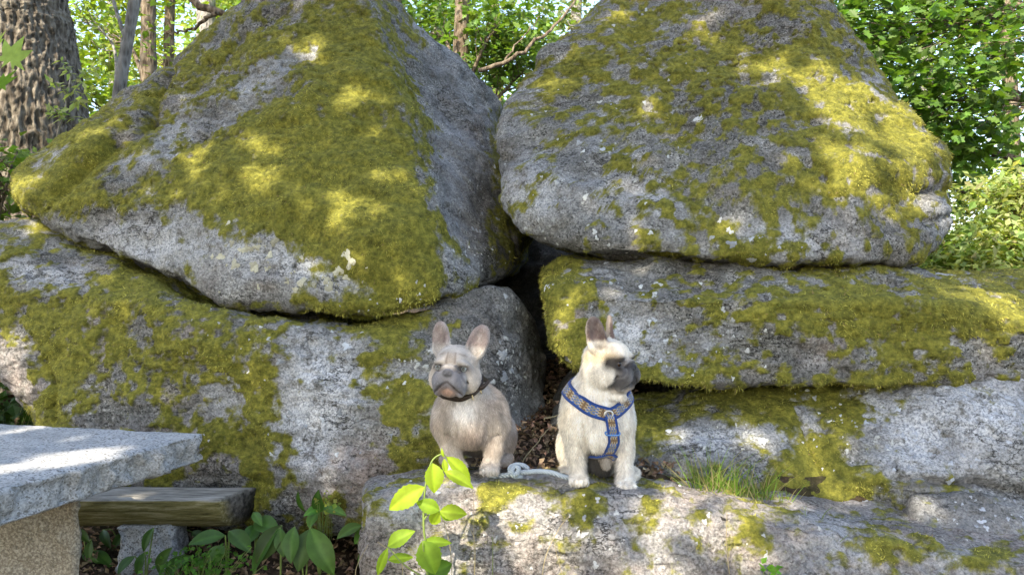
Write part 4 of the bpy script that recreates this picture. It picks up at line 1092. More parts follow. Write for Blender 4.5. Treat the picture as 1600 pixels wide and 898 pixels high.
def finish_dog(name, label, f, org, yaw, colour, W, R, H, eyecol, eyes, fur_n, seed, comb):
    V, F = f.mesh()
    E = np.unique(np.sort(np.vstack([F[:, [0, 1]], F[:, [1, 2]], F[:, [2, 3]], F[:, [3, 0]]]), 1), axis=0)
    V = laplace(V, E, 2, 0.4)
    N = vnormals(V, F)
    hp = (V-H)@R/HS; hp[:, 1] *= -1
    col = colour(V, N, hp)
    col = np.clip(col*(1+.16*fbm(V*np.array([1, 1, .35]), 55, 3, seed+8)+.10*fbm(V, 11, 3, seed+9))[:, None], 0, 1)
    wet = np.exp(-((hp[:, 0]/.021)**4+((hp[:, 2]+.004)/.014)**4))*sstep(hp[:, 1], .076, .083)
    root = link(name, mesh_np(name, V, F, M['fur'], True, {'col': col, 'wet': wet}), None, org)
    root.rotation_euler = (0, 0, yaw)
    tag(root, label, 'dog')
    # coat hairs
    rg = np.random.default_rng(seed)
    T = np.vstack([F[:, [0, 1, 2]], F[:, [0, 2, 3]]]); tri = V[T]
    ar = np.linalg.norm(np.cross(tri[:, 1]-tri[:, 0], tri[:, 2]-tri[:, 0]), axis=1)
    k = rg.choice(len(T), fur_n, p=ar/ar.sum())
    u, v = rg.random(fur_n), rg.random(fur_n); fl = u+v > 1; u[fl] = 1-u[fl]; v[fl] = 1-v[fl]
    p = tri[k, 0]+(tri[k, 1]-tri[k, 0])*u[:, None]+(tri[k, 2]-tri[k, 0])*v[:, None]
    nn = N[T[k, 0]]; cc = col[T[k, 0]]; hq = hp[T[k, 0]]
    flow = np.tile(np.array([0, 0.25, -1.0]), (fur_n, 1))
    flow += 0.35*np.stack([fbm(p, 30, 2, seed), fbm(p, 30, 2, seed+1), fbm(p, 30, 2, seed+2)], 1)+rg.normal(0, .22, (fur_n, 3))
    flow -= nn*np.einsum('ij,ij->i', flow, nn)[:, None]; flow /= np.linalg.norm(flow, axis=1)[:, None]+1e-6
    d = flow*0.9+nn*0.38
    onhead = (np.abs(hq[:, 0]) < .11) & (hq[:, 1] > -.06) & (hq[:, 2] > -.085)
    face = onhead & (hq[:, 1] > .03)
    L = np.where(face, .0026, np.where(onhead, .006, .0115))*(0.6+0.8*rg.random(fur_n))
    nose = (np.linalg.norm((hq-np.array([0, .085, -.004]))/np.array([.024, .018, .016]), axis=1) < 1)
    L = np.where(nose, 0, L)
    sd = np.cross(d, nn); sd /= np.linalg.norm(sd, axis=1)[:, None]+1e-6
    wd = .0009
    VV = np.stack([p-sd*wd, p+sd*wd, p+d*L[:, None]], 1).reshape(-1, 3)
    cc = np.clip(cc*np.exp(rg.normal(0.02, .18, (fur_n, 1))+.22*fbm(p*np.array([1, 1, .35]), 70, 3, seed+7)[:, None]), 0, .9)
    CC = np.repeat(cc, 3, 0)
    fo = link('fur', mesh_np('fur', VV, np.arange(fur_n*3).reshape(-1, 3), M['hair'], False, {'col': CC}), root); fo['kind'] = 'stuff'
    # eyes
    for (ex, ey, ez, look) in eyes:
        bm = bmesh.new(); bmesh.ops.create_uvsphere(bm, u_segments=32, v_segments=24, radius=.0105*HS)
        P0 = np.array([v.co[:] for v in bm.verts]); Ff = [[v.index for v in fa.verts] for fa in bm.faces]; bm.free()
        look = np.array(look, float); look /= np.linalg.norm(look)
        ca = P0@look/(.0105*HS)
        c = np.where((ca > .90)[:, None], (0.004, 0.004, 0.004), np.where((ca > .55)[:, None], eyecol, (0.05, 0.045, 0.045)))
        me = bpy.data.meshes.new('eye'); me.from_pydata((P0@np.diag([1., -1., 1.])@R.T).tolist(), [], Ff); 
        me.polygons.foreach_set('use_smooth', [True]*len(me.polygons))
        at = me.attributes.new('col', 'FLOAT_COLOR', 'POINT'); c4 = np.ones((len(P0), 4), np.float32); c4[:, :3] = c; at.data.foreach_set('color', c4.ravel())
        me.materials.append(M['eye'])
        link('eye', me, root, tuple(W((ex, ey, ez))))
    bv = BVHTree.FromPolygons(V.tolist(), F.tolist())
    return root, bv

M['eye'] = col_material('wet eye', 0.08, 0.6, vary=0.0)

def band(bv, pts, width, n=60, off=0.004, thick=0.003, mat=None, colf=None, name='strap', parent=None, edge=None, snap=True, flat=False):
    """a flat strap lying on the coat along pts"""
    c = spline(pts, n)
    N = np.zeros_like(c)
    for _ in range(2):
        for i in range(n):
            f = bv.find_nearest(Vector(c[i]))
            N[i] = f[1]
            if snap: c[i] = np.array(f[0])
        for _ in range(3):
            N[1:-1] = (N[:-2]+N[1:-1]*2+N[2:])/4
            c[1:-1] = (c[:-2]+c[1:-1]*2+c[2:])/4
    N /= np.linalg.norm(N, axis=1)[:, None]
    T = np.gradient(c, axis=0); T /= np.linalg.norm(T, axis=1)[:, None]
    B = np.cross(N, T); B /= np.linalg.norm(B, axis=1)[:, None]
    m = 13
    ws = np.linspace(-.5, .5, m)
    V = np.zeros((n, m, 3)); Nn = np.zeros((n, m, 3))
    for i in range(n):
        for j in range(m):
            q = c[i]+B[i]*ws[j]*width
            f = bv.find_nearest(Vector(q)); nn = np.array(f[1]); nn = nn if nn@N[i] > 0 else N[i]
            q2 = np.array(f[0]) if snap else q
            V[i, j] = q2*0.85+q*0.15; Nn[i, j] = nn*0.5+N[i]*0.5
    for _ in range(3): V[1:-1] = (V[:-2]+2*V[1:-1]+V[2:])/4
    if flat:                                          # a taut strap bridges hollows in the coat
        ymin = V[:, :, 1].min(1)
        for _ in range(6): ymin[1:-1] = np.minimum(ymin[1:-1], (ymin[:-2]+ymin[2:])/2)
        V[:, :, 1] = ymin[:, None]; V[:, :, 0] = c[:, None, 0]+ws[None]*width; V[:, :, 2] = c[:, None, 2]
        Nn[:] = np.array([0, -1.0, 0])
    top = V+Nn*(off+thick); bot = V+Nn*(off*0.2-0.002)
    s = np.linspace(0, 1, n); arc = np.concatenate([[0], np.cumsum(np.linalg.norm(np.diff(c, axis=0), axis=1))])
    i, j = np.meshgrid(np.arange(n-1), np.arange(m-1), indexing='ij')
    q = np.stack([i*m+j, (i+1)*m+j, (i+1)*m+j+1, i*m+j+1], -1).reshape(-1, 4)
    k = n*m
    rim = []
    for i in range(n-1):
        rim.append([i*m, k+i*m, k+(i+1)*m, (i+1)*m]); rim.append([i*m+m-1, (i+1)*m+m-1, k+(i+1)*m+m-1, k+i*m+m-1])
    for j in range(m-1):
        rim.append([j, j+1, k+j+1, k+j]); e = (n-1)*m; rim.append([e+j, k+e+j, k+e+j+1, e+j+1])
    VV = np.vstack([top.reshape(-1, 3), bot.reshape(-1, 3)])
    at = {}
    uu = np.repeat(arc, m); vv = np.tile(ws*2, n)
    at['u'] = np.concatenate([uu, uu]); at['v'] = np.concatenate([vv, vv])
    return link(name, mesh_np(name, VV, np.vstack([q, q[:, ::-1]+k, np.array(rim)]), mat, True, at), parent)

# --- left dog: lilac fawn, sitting, facing the viewer
def dog_fawn():
    f = Field((-.19, -.16, -.02), (.20, .36, .53), .0025)
    H = np.array([-.046, -.035, .346]); R = rotm(0, 0, 0)@rotm(0, 0, -14)@rotm(-6, 3, 0)
    W = make_head(f, H, R)
    add_ears(f, W, R, [(-1, (-.060, -.006, .099), -13, 16, 4), (1, (.062, -.006, .097), 17, -14, 4)])
    f.cone((-.035, .0, .31), (-.004, .055, .225), .064, .088, .03)
    f.ell((0, .05, .19), (.114, .092, .115), None, .04)
    f.ell((0, .02, .165), (.075, .075, .085), None, .03)
    f.ell((.02, .17, .14), (.098, .14, .118), rotm(-28, 0, 0), .05)
    for s in (-1, 1):
        f.ell((s*.090, .032, .185), (.043, .055, .075), rotm(0, s*-8, 0), .03)
        f.ell((s*.088+.018, .20, .085), (.052, .085, .082), None, .03)
        f.ell((s*.10+.015, .115, .018), (.027, .06, .018), rotm(0, 0, s*-14), .012)
    f.cone((.092, .03, .155), (.079, .02, .075), .042, .031, .02)
    f.cone((.079, .02, .075), (.068, .004, .025), .030, .026, .015)
    f.cone((-.092, .03, .155), (-.066, .025, .075), .042, .031, .02)
    f.cone((-.066, .025, .075), (-.045, .012, .025), .029, .026, .015)
    for s, x in ((1, .0), (-1, .012)):
        f.cone((s*.062+x, -.045, .165), (s*.046+x, -.02, .07), .005, .009, .014, 'sub')
        f.cone((s*.128+x*.5, .075, .15), (s*.105+x, .07, .06), .005, .010, .014, 'sub')
        f.cone((s*.098+x, -.008, .135), (s*.070+x, -.022, .118), .004, .004, .010, 'sub')
    paw(f, (.066, -.012, .018), 4); paw(f, (-.042, -.002, .018), -4)
    for z, w in ((.282, .05), (.262, .06)):
        f.cone((-.046-w, -.02, z+.012), (-.046+w, -.03, z+.008), .010, .010, .014)
    def colour(V, N, h):
        n1 = fbm(V, 14, 3, 3); n2 = fbm(V, 60, 3, 4)
        base = lerp((.30, .25, .21), (.47, .41, .355), np.clip(.5+.5*n1, 0, 1))
        c = base
        # paler face, grey muzzle
        head = sstep(h[:, 2], -.09, -.05)*sstep(h[:, 1], -.09, -.05)*(np.abs(h[:, 0]) < .14)
        c = lerp(c, (.52, .47, .42), head*.8)
        c = lerp(c, (.24, .195, .165), head*sstep(h[:, 2], .045, .075)*sstep(-h[:, 1], -.02, .03)*.6)
        front = sstep(h[:, 1], .02, .045)
        sideg = sstep(np.abs(h[:, 0]), .048, .066)*sstep(h[:, 1], -.03, .01)*(1-sstep(h[:, 2], .02, .05))
        c = lerp(c, (.60, .50, .40), head*sideg*.6)
        muz = front*sstep(-h[:, 2], -.022, .0)*(1-sstep(np.abs(h[:, 0])-.25*np.clip(-h[:, 2], 0, .08), .036, .052))*sstep(h[:, 2], -.085, -.078)
        c = lerp(c, (.14, .14, .158), muz*.95)
        eye = np.exp(-(((np.abs(h[:, 0])-.042)/.019)**2+((h[:, 2]-.010)/.014)**2))*front
        c = lerp(c, (.15, .135, .13), np.clip(eye*1.3, 0, .85))
        wr = np.exp(-((h[:, 0])/.012)**2)*front*sstep(h[:, 2], .015, .03)*(1-sstep(h[:, 2], .05, .07))
        c = lerp(c, (.25, .20, .17), wr*.5)  # forehead wrinkle shade painted into the coat
        chin = np.exp(-((h[:, 0]/.024)**2+((h[:, 2]+.064)/.014)**2))*front
        c = lerp(c, (.30, .19, .14), np.clip(chin*1.3, 0, 1))
        nose = np.exp(-((h[:, 0]/.019)**4+((h[:, 2]+.004)/.013)**4))*sstep(h[:, 1], .078, .084)
        c = lerp(c, (.075, .075, .085), np.clip(nose*1.2, 0, 1))
        mouth = np.exp(-((h[:, 2]+.050+.2*np.abs(h[:, 0]))/.006)**2)*front*(np.abs(h[:, 0]) < .05)*.0
        def line(pts, w, c, col, amt):  # crease shading painted into the coat colour, with lip and lid lines
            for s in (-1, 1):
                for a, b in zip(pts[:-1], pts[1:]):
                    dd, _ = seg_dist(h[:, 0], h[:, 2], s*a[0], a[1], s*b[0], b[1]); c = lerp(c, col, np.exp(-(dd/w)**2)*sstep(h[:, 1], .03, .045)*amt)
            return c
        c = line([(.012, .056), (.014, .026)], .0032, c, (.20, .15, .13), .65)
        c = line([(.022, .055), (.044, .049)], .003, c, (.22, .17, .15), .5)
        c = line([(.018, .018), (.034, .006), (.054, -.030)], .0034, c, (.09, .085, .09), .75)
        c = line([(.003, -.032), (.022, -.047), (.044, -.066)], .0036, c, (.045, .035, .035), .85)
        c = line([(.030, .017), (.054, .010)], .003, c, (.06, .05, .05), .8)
        # ears
        ear = sstep(h[:, 2], .072, .09)*(np.abs(h[:, 0]) > .028)
        inner = ear*(N@(R@np.array([0, -1.0, 0])) > .25)
        c = lerp(c, (.46, .41, .37), ear*.8); c = lerp(c, (.24, .175, .16), inner*.85*np.clip(.8+.4*n2, 0, 1))
        # chest blaze, paws, belly
        bl = np.exp(-(((V[:, 0]+.022)/.034)**2+((V[:, 2]-.215)/.042)**2))*(V[:, 1] < .0)*(1-head)
        c = lerp(c, (.66, .62, .58), np.clip(bl*1.5*(1+.5*n2), 0, 1))
        c = lerp(c, (.60, .54, .48), (1-sstep(V[:, 2], .02, .07))*(V[:, 1] < .03)*.8)
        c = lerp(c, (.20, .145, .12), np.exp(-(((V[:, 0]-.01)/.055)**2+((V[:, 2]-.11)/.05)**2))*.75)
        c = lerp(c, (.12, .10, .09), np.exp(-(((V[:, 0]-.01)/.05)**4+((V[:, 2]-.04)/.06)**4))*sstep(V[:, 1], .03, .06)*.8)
        toe = (1-sstep(V[:, 2], .004, .026))*(V[:, 1] < -.035)*sstep(n2, -.2, .3)
        c = lerp(c, (.13, .11, .10), toe*.6)
        return np.clip(c, 0, 1)
    org = P(735, 738, 2.62)
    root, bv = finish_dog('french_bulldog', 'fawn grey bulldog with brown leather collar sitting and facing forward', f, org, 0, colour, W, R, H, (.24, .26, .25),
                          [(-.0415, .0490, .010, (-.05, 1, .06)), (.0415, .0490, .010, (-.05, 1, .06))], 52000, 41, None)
    # leather collar
    t = NT('brown leather'); c = t.coord()
    m = t.done(t.bsdf(t.ramp(t.noise(c, 120, 4), [(.3, (.012, .008, .006)), (.7, (.045, .028, .020))]), .5, t.bump(t.noise(c, 300, 3), .4, .001), .4))
    ang = np.radians(np.linspace(-150, 150, 15))
    ctr = np.array([-.018, .025, .272]); 
    cp = lambda a: np.array([ctr[0]+.098*math.sin(a)+.006, ctr[1]-.098*math.cos(a), .228+.100*(.5*(math.sin(a)+math.sqrt(math.sin(a)**2+.12)))+.030*(.5*(-math.sin(a)+math.sqrt(math.sin(a)**2+.12)))+.012*(1-math.cos(a))])
    pts = [cp(a) for a in ang]
    col = tag(band(bv, pts, .019, 70, .003, .004, m, name='collar', parent=None), 'dark brown leather collar with brass studs around the fawn dog neck', 'collar')
    col.location = org
    brass = plain('brass', (.75, .62, .38), .3, .5, 1.0)
    for a in (14, 30):
        a = math.radians(a)
        q = cp(a)
        fn = bv.find_nearest(Vector(q)); q = np.array(fn[0])+np.array(fn[1])*.009
        V, Fs = tube(spline([q+np.array([-.002, 0, .012]), q, q+np.array([.003, 0, -.012])], 6), .0024, 8)
        link('buckle_bar', mesh_np('buckle_bar', V, Fs, brass), col)
    # loose end of the collar strap
    q = np.array(bv.find_nearest(Vector(cp(math.radians(33))))[0])+np.array([0, -.008, -.004])
    V, Fs = tube(spline([q, q+np.array([.014, -.004, .008]), q+np.array([.034, .006, .026])], 10), [.005, .007, .0075, .0075, .0075, .0075, .007, .006, .005, .002], 8)
    link('strap_end', mesh_np('strap_end', V, Fs, m), col)
dog_fawn()

# --- right dog: cream, sitting, looking to the side, with woven harness
def dog_cream():
    f = Field((-.20, -.20, -.03), (.20, .36, .575), .0025)
    H = np.array([.012, -.012, .395]); R = rotm(0, 0, 57)@rotm(-2, 0, 0)
    W = make_head(f, H, R)
    add_ears(f, W, R, [(-1, (-.058, -.012, .098), -10, 34, 2), (1, (.058, -.020, .098), 12, -30, 0)])
    f.cone((-.005, .012, .36), (-.020, .055, .275), .072, .094, .03)
    f.ell((-.022, .055, .235), (.110, .095, .125), None, .04)
    f.ell((-.020, .03, .19), (.085, .085, .10), None, .03)
    f.ell((-.01, .17, .16), (.10, .14, .13), rotm(-30, 0, 0), .05)
    for s in (-1, 1):
        f.ell((s*.085-.022, .045, .225), (.037, .055, .085), rotm(0, s*-6, 0), .03)
        f.ell((s*.088-.01, .20, .085), (.05, .085, .085), None, .03)
    f.ell((.105, .10, .012), (.028, .06, .02), rotm(0, 0, -12), .012)
    f.ell((-.115, .12, .016), (.027, .06, .018), rotm(0, 0, 12), .012)
    f.ell((-.01, .13, .085), (.085, .07, .095), None, .03)
    f.ell((.010, .035, .070), (.02, .02, .03), rotm(20, 0, 0), .010)
    f.cone((-.103, .04, .20), (-.092, .03, .10), .043, .033, .02)
    f.cone((-.092, .03, .10), (-.085, .008, .03), .031, .027, .015)
    f.cone((.063, .04, .20), (.066, .025, .10), .042, .033, .02)
    f.cone((.066, .025, .10), (.064, .0, .022), .031, .028, .015)
    for s in (-1, 1):
        f.cone((s*.056-.018, -.035, .20), (s*.042-.014, -.01, .09), .005, .010, .014, 'sub')
        f.cone((s*.122-.02, .09, .19), (s*.110-.014, .08, .07), .005, .010, .014, 'sub')
    paw(f, (-.087, -.006, .022), -3); paw(f, (.064, -.018, .010), 5)
    # loose skin folds at the throat
    for z, w in ((.315, .07), (.298, .08)):
        f.cone((-.03-w*.6, -.02, z+.012), (.03+w*.3, -.055, z-.004), .010, .010, .014)
    def colour(V, N, h):
        n1 = fbm(V, 13, 3, 13); n2 = fbm(V, 55, 3, 14)
        c = lerp((.68, .60, .48), (.80, .75, .67), np.clip(.55+.5*n1, 0, 1))
        head = sstep(h[:, 2], -.09, -.05)*sstep(h[:, 1], -.09, -.05)*(np.abs(h[:, 0]) < .14)
        front = sstep(h[:, 1], .004, .03)
        c = lerp(c, (.78, .71, .60), head*.6)
        c = lerp(c, (.70, .50, .24), np.exp(-(((h[:, 0]+.058)/.022)**2+((h[:, 2]-.03)/.022)**2))*head*.6)
        muz = front*sstep(-h[:, 2], -.028, -.006)*(1-sstep(np.abs(h[:, 0])-.2*np.clip(-h[:, 2], 0, .08), .046, .060))*sstep(h[:, 2], -.088, -.078)
        c = lerp(c, (.026, .026, .032), muz*.95)
        c = lerp(c, (.30, .28, .27), front*np.exp(-((np.abs(h[:, 0])-.034)/.012)**2-((h[:, 2]+.03)/.03)**2)*.45)
        eye = np.exp(-(((np.abs(h[:, 0])-.046)/.029)**2+((h[:, 2]-.011)/.022)**2))*sstep(h[:, 1], .0, .03)
        c = lerp(c, (.022, .018, .017), np.clip(eye*1.6, 0, .96))
        c = lerp(c, (.06, .055, .055), front*np.exp(-(h[:, 0]/.02)**2-((h[:, 2]-.008)/.014)**2)*.8)
        nose = np.exp(-((h[:, 0]/.019)**4+((h[:, 2]+.004)/.013)**4))*sstep(h[:, 1], .078, .084)
        c = lerp(c, (.022, .022, .026), np.clip(nose*1.2, 0, 1))
        chin = np.exp(-((h[:, 0]/.03)**2+((h[:, 2]+.072)/.008)**2))*front
        c = lerp(c, (.55, .45, .35), np.clip(chin, 0, .7))
        def line(pts, w, c, col, amt):  # pale and dark folds: crease shading painted into the coat, plus lip line
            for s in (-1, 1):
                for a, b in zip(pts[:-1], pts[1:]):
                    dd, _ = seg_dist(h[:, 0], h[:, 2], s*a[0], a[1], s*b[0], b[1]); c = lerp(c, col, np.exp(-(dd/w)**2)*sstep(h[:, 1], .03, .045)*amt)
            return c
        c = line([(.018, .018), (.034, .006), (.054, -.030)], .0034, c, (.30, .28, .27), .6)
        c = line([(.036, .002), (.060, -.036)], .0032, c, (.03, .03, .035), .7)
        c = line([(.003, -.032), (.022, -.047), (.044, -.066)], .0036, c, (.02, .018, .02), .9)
        ear = sstep(h[:, 2], .070, .088)*(np.abs(h[:, 0]) > .026)
        inner = ear*(N@(R@np.array([0, -1.0, 0])) > .2)
        c = lerp(c, (.30, .23, .18), ear*.9); c = lerp(c, (.13, .085, .075), inner*.9*np.clip(.8+.5*n2, 0, 1))
        c = lerp(c, (.10, .075, .06), np.exp(-(((h[:, 0]+.056)/.016)**2+((h[:, 2]-.062)/.012)**2))*.6)
        bib = np.exp(-(((V[:, 0]+.02)/.07)**2+((V[:, 2]-.27)/.08)**2))*(V[:, 1] < .02)*(1-head)
        c = lerp(c, (.80, .75, .67), np.clip(bib*1.1*(1+.4*n2), 0, .9))
        c = lerp(c, (.78, .72, .64), (1-sstep(V[:, 2], .03, .12))*(V[:, 1] < .03)*.8)
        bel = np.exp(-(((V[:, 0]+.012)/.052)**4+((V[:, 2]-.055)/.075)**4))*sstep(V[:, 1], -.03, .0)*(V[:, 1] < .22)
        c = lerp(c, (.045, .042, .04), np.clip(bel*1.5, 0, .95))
        lump = np.linalg.norm((V-np.array([.008, .03, .075]))/np.array([.03, .035, .04]), axis=1) < 1
        c = lerp(c, (.50, .45, .39), lump*.8)
        toe = (1-sstep(V[:, 2], -.004, .018))*(V[:, 1] < -.04)*sstep(n2, -.2, .3)
        c = lerp(c, (.10, .09, .085), toe*.6)
        return np.clip(c, 0, 1)
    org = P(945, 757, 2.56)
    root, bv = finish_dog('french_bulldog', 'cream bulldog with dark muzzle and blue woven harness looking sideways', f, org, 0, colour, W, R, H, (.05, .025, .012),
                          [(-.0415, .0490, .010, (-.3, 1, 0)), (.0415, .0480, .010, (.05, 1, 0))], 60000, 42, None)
    # woven harness: blue edges, zigzag diamonds of orange, cream and black
    t = NT('woven webbing')
    v = t.attr('v', True); av = t.math('ABSOLUTE', v)
    row = t.math('FLOOR', t.math('MULTIPLY', t.math('ADD', v, 1.0), 5.0))
    jag = t.math('MULTIPLY', t.math('MODULO', row, 2.0), .14)
    u = t.math('ADD', t.math('MULTIPLY', t.attr('u', True), 1.0/.062), jag)
    fr = t.math('MULTIPLY', t.math('ABSOLUTE', t.math('SUBTRACT', t.math('FRACT', u), .5)), 2.0)
    dia = t.math('ADD', fr, t.math('MULTIPLY', av, .12))
    col = t.ramp(dia, [(0.0, (.20, .12, .06)), (.18, (.09, .07, .05)), (.28, (.36, .28, .17)), (.46, (.36, .34, .28)), (.60, (.05, .12, .32)), (.84, (.24, .21, .13))], 'CONSTANT')
    col = t.mix(t.math('GREATER_THAN', av, .60), col, (.016, .052, .21))
    wv = t.n('ShaderNodeTexWave', Scale=300.0); t.l(t.coord(), wv.inputs['Vector'])
    m = t.done(t.bsdf(col, .85, t.bump(wv.outputs[0], .4, .001), .15, 0, .2))
    har = tag(empty('dog_harness', org), 'blue woven harness with diamond pattern worn by the cream dog', 'harness')
    A = lambda px, py, y: np.array([(px-945)/474., y, (757-py)/474.])
    band(bv, [A(905, 590, .15), A(884, 600, .09), A(888, 612, .01), A(905, 625, -.03), A(925, 637, -.04), A(946, 643, -.05)], .046, 70, .005, .004, m, name='shoulder_strap', parent=har)
    band(bv, [A(985, 590, .14), A(987, 610, .06), A(978, 626, -.01), A(965, 637, -.04), A(950, 643, -.05)], .042, 50, .005, .004, m, name='shoulder_strap', parent=har)
    band(bv, [A(950, 642, -.05), A(952, 660, -.045), A(954, 685, -.03), A(955, 700, -.022), A(955, 716, -.014)], .038, 60, .007, .004, m, name='chest_strap', parent=har, flat=True)
    band(bv, [A(955, 716, -.012), A(942, 714, -.005), A(925, 705, .03), A(912, 690, .07), A(898, 670, .12)], .024, 40, .005, .004, m, name='belly_strap', parent=har)
    steel = plain('dull steel ring', (.62, .62, .60), .35, .5, 1.0)
    fn = bv.find_nearest(Vector(A(949, 641, -.06))); q = np.array(fn[0])+np.array([0, -.012, 0])
    a = np.linspace(0, 2*np.pi, 24)
    V, Fs = tube(np.stack([q[0]+.013*np.cos(a), np.full(24, q[1]), q[2]+.011*np.sin(a)], 1), .0032, 8, False); link('ring', mesh_np('ring', V, Fs, steel), har)
    fn = bv.find_nearest(Vector(A(953, 672, -.06))); q = np.array(fn[0])+np.array([.004, -.012, 0])
    ring = [(-.020, -.005), (.020, -.005), (.020, .005), (-.020, .005), (-.020, -.005)]
    bk = spline([q+np.array([x, 0, z]) for x, z in ring], 30)
    V, Fs = tube(bk, .0028, 6, False); link('slider', mesh_np('slider', V, Fs, plain('blue plastic', (.10, .25, .55), .4)), har)
dog_cream()

# ------------------------------------------------------------------ rope leash
def rope_mat():
    t = NT('braided rope'); c = t.coord()
    w = t.n('ShaderNodeTexWave', Scale=70.0, Distortion=2.0); w.bands_direction = 'DIAGONAL'; t.l(c, w.inputs['Vector'])
    col = t.ramp(w.outputs[0], [(.2, (.22, .27, .32)), (.8, (.52, .57, .61))])
    return t.done(t.bsdf(col, .8, t.bump(w.outputs[0], .6, .003), .2))
def rope():
    m = rope_mat()
    org = P(800, 742, 2.60)
    root = tag(empty('rope_leash', org), 'pale blue grey rope leash knotted on the ledge between the dogs', 'leash')
    r = .0084
    main = [(735, 748, 2.66), (765, 744, 2.62), (790, 742, 2.58), (812, 738, 2.565), (840, 736, 2.56), (862, 738, 2.56), (880, 744, 2.56), (905, 750, 2.57), (925, 752, 2.62)]
    V, F = tube(spline([P(*p) for p in main], 80), r, 12); link('rope', mesh_np('rope', V-org, F, m), root)
    kn = [(815, 744, 2.575), (803, 743, 2.55), (800, 735, 2.545), (804, 729, 2.555), (810, 731, 2.55), (808, 739, 2.545), (800, 740, 2.55), (797, 731, 2.57), (806, 726, 2.585), (818, 727, 2.59), (826, 733, 2.585)]
    V, F = tube(spline([P(*p) for p in kn], 90), r, 12); link('knot', mesh_np('knot', V-org, F, m), root)
    # the part that hangs behind the cream dog's shoulder
    hang = [(888, 662, 2.69), (886, 690, 2.70), (888, 716, 2.70), (893, 735, 2.68), (905, 748, 2.64)]
    V, F = tube(spline([P(*p) for p in hang], 40), .0085, 12)
    link('hanging_line', mesh_np('hanging_line', V-org, F, plain('grey lilac webbing', (.22, .21, .27), .8)), root)
rope()

# ------------------------------------------------------------------ plants near the rocks
def leaf_between(base, tip, width, col, org, mat, arch=0.18, fold=0.22, face=(0, -0.75, 0.65), name='leaf', parent=None, wide=0.42, serr=0.0, nl=12, rg=None):
    base = np.array(base, float); tip = np.array(tip, float)
    ax = tip-base; L = np.linalg.norm(ax); ax /= L
    fn = np.array(face, float)
    if rg is not None: fn = fn+rg.normal(0, .18, 3)
    fn -= ax*(fn@ax); fn /= np.linalg.norm(fn); sd = np.cross(ax, fn)
    t = np.linspace(0, 1, nl); m = 7
    prof = np.where(t < wide, np.sin(t/wide*np.pi/2)**0.8, np.cos((t-wide)/(1-wide)*np.pi/2)**0.85)
    prof = np.maximum(prof, 0.02)
    ws = np.linspace(-1, 1, m)
    ca = base+ax*(t*L)[:, None]+fn*(np.sin(t*np.pi)*arch*L)[:, None]
    s2 = 1+serr*np.where(np.arange(nl) % 2 == 0, 1, -1)
    V = ca[:, None]+sd*(ws[None, :, None]*(prof*s2*width/2)[:, None, None])+fn*((np.abs(ws)[None]**1.3*fold*(prof*width/2)[:, None])[..., None])
    V = V+fn*(0.03*width*np.sin(t*9)[:, None]*(np.abs(ws)[None]))[..., None]
    V = V.reshape(-1, 3)
    i, j = np.meshgrid(np.arange(nl-1), np.arange(m-1), indexing='ij')
    F = np.stack([i*m+j, i*m+j+1, (i+1)*m+j+1, (i+1)*m+j], -1).reshape(-1, 4)
    mid = np.exp(-(ws/.16)**2)
    c = np.array(col)[None, None]*(1+.35*mid[None, :, None])*np.ones((nl, 1, 1))
    rib = 1+.10*np.sin(ws*14)[None, :, None]
    C = (c*rib).reshape(-1, 3)
    return link(name, mesh_np(name, V-org, F, mat, True, {'col': np.clip(C, 0, 1)}), parent)

def stem(pts, r0, r1, mat, org, parent, name='stem', n=16):
    V, Fs = tube(spline(pts, n), np.linspace(r0, r1, n), 7)
    return link(name, mesh_np(name, V-org, Fs, mat), parent)
M['stem'] = plain('green stem', (.16, .22, .05), .6)
M['dry'] = plain('dry stalk', (.33, .27, .15), .8)

# bright sapling in front of the ledge
def sapling():
    d = 2.22; org = P(672, 1000, d); org[2] = float(ground_z(np.array([org[0]]), np.array([d]))[0])
    root = tag(empty('sapling', org), 'sunlit yellow green sapling standing in front of the ledge', 'sapling')
    rg = np.random.default_rng(5)
    stem([org, P(668, 900, d), P(662, 820, d), P(664, 765, d), P(674, 722, d), P(690, 709, d), P(697, 713, d)], .004, .0018, M['stem'], org, root, n=40)
    stem([P(662, 812, d), P(672, 800, d), P(686, 798, d)], .0025, .0015, M['stem'], org, root)
    stem([P(667, 890, d), P(662, 860, d-.02), P(660, 845, d-.02)], .0025, .0015, M['stem'], org, root)
    stem([P(667, 905, d), P(630, 880, d-.02), P(605, 852, d-.02)], .0025, .0015, M['stem'], org, root)
    Y1 = (.32, .44, .035); Y2 = (.22, .35, .03)
    for (a, b, w, c, dz) in [((664, 760), (608, 796), 34, Y1, .01), ((676, 723), (678, 770), 31, Y1, -.02), ((697, 713), (735, 752), 22, Y1, .03), ((694, 736), (740, 763), 20, Y1, -.02), ((694, 716), (697, 740), 10, Y1, 0), ((693, 714), (690, 699), 5, Y1, 0),
                             ((687, 797), (650, 784), 24, Y2, 0), ((686, 799), (674, 818), 20, Y1, .02), ((687, 798), (730, 803), 24, Y1, 0), ((686, 798), (708, 812), 16, Y2, .02),
                             ((606, 853), (649, 829), 26, Y2, 0), ((606, 855), (590, 898), 15, Y2, .02), ((606, 874), (646, 870), 16, Y2, .02), ((660, 844), (680, 896), 40, (.20, .33, .03), -.02), ((661, 845), (706, 848), 16, Y2, .01), ((668, 895), (706, 880), 30, (.10, .2, .025), .05)]:
        leaf_between(P(*a, d+dz*.3), P(*b, d+dz), w/FPX*d, c, org, M['softleaf'], .10, .25, (0.15, -.8, .55), parent=root, serr=.05, nl=16, rg=rg)
sapling()

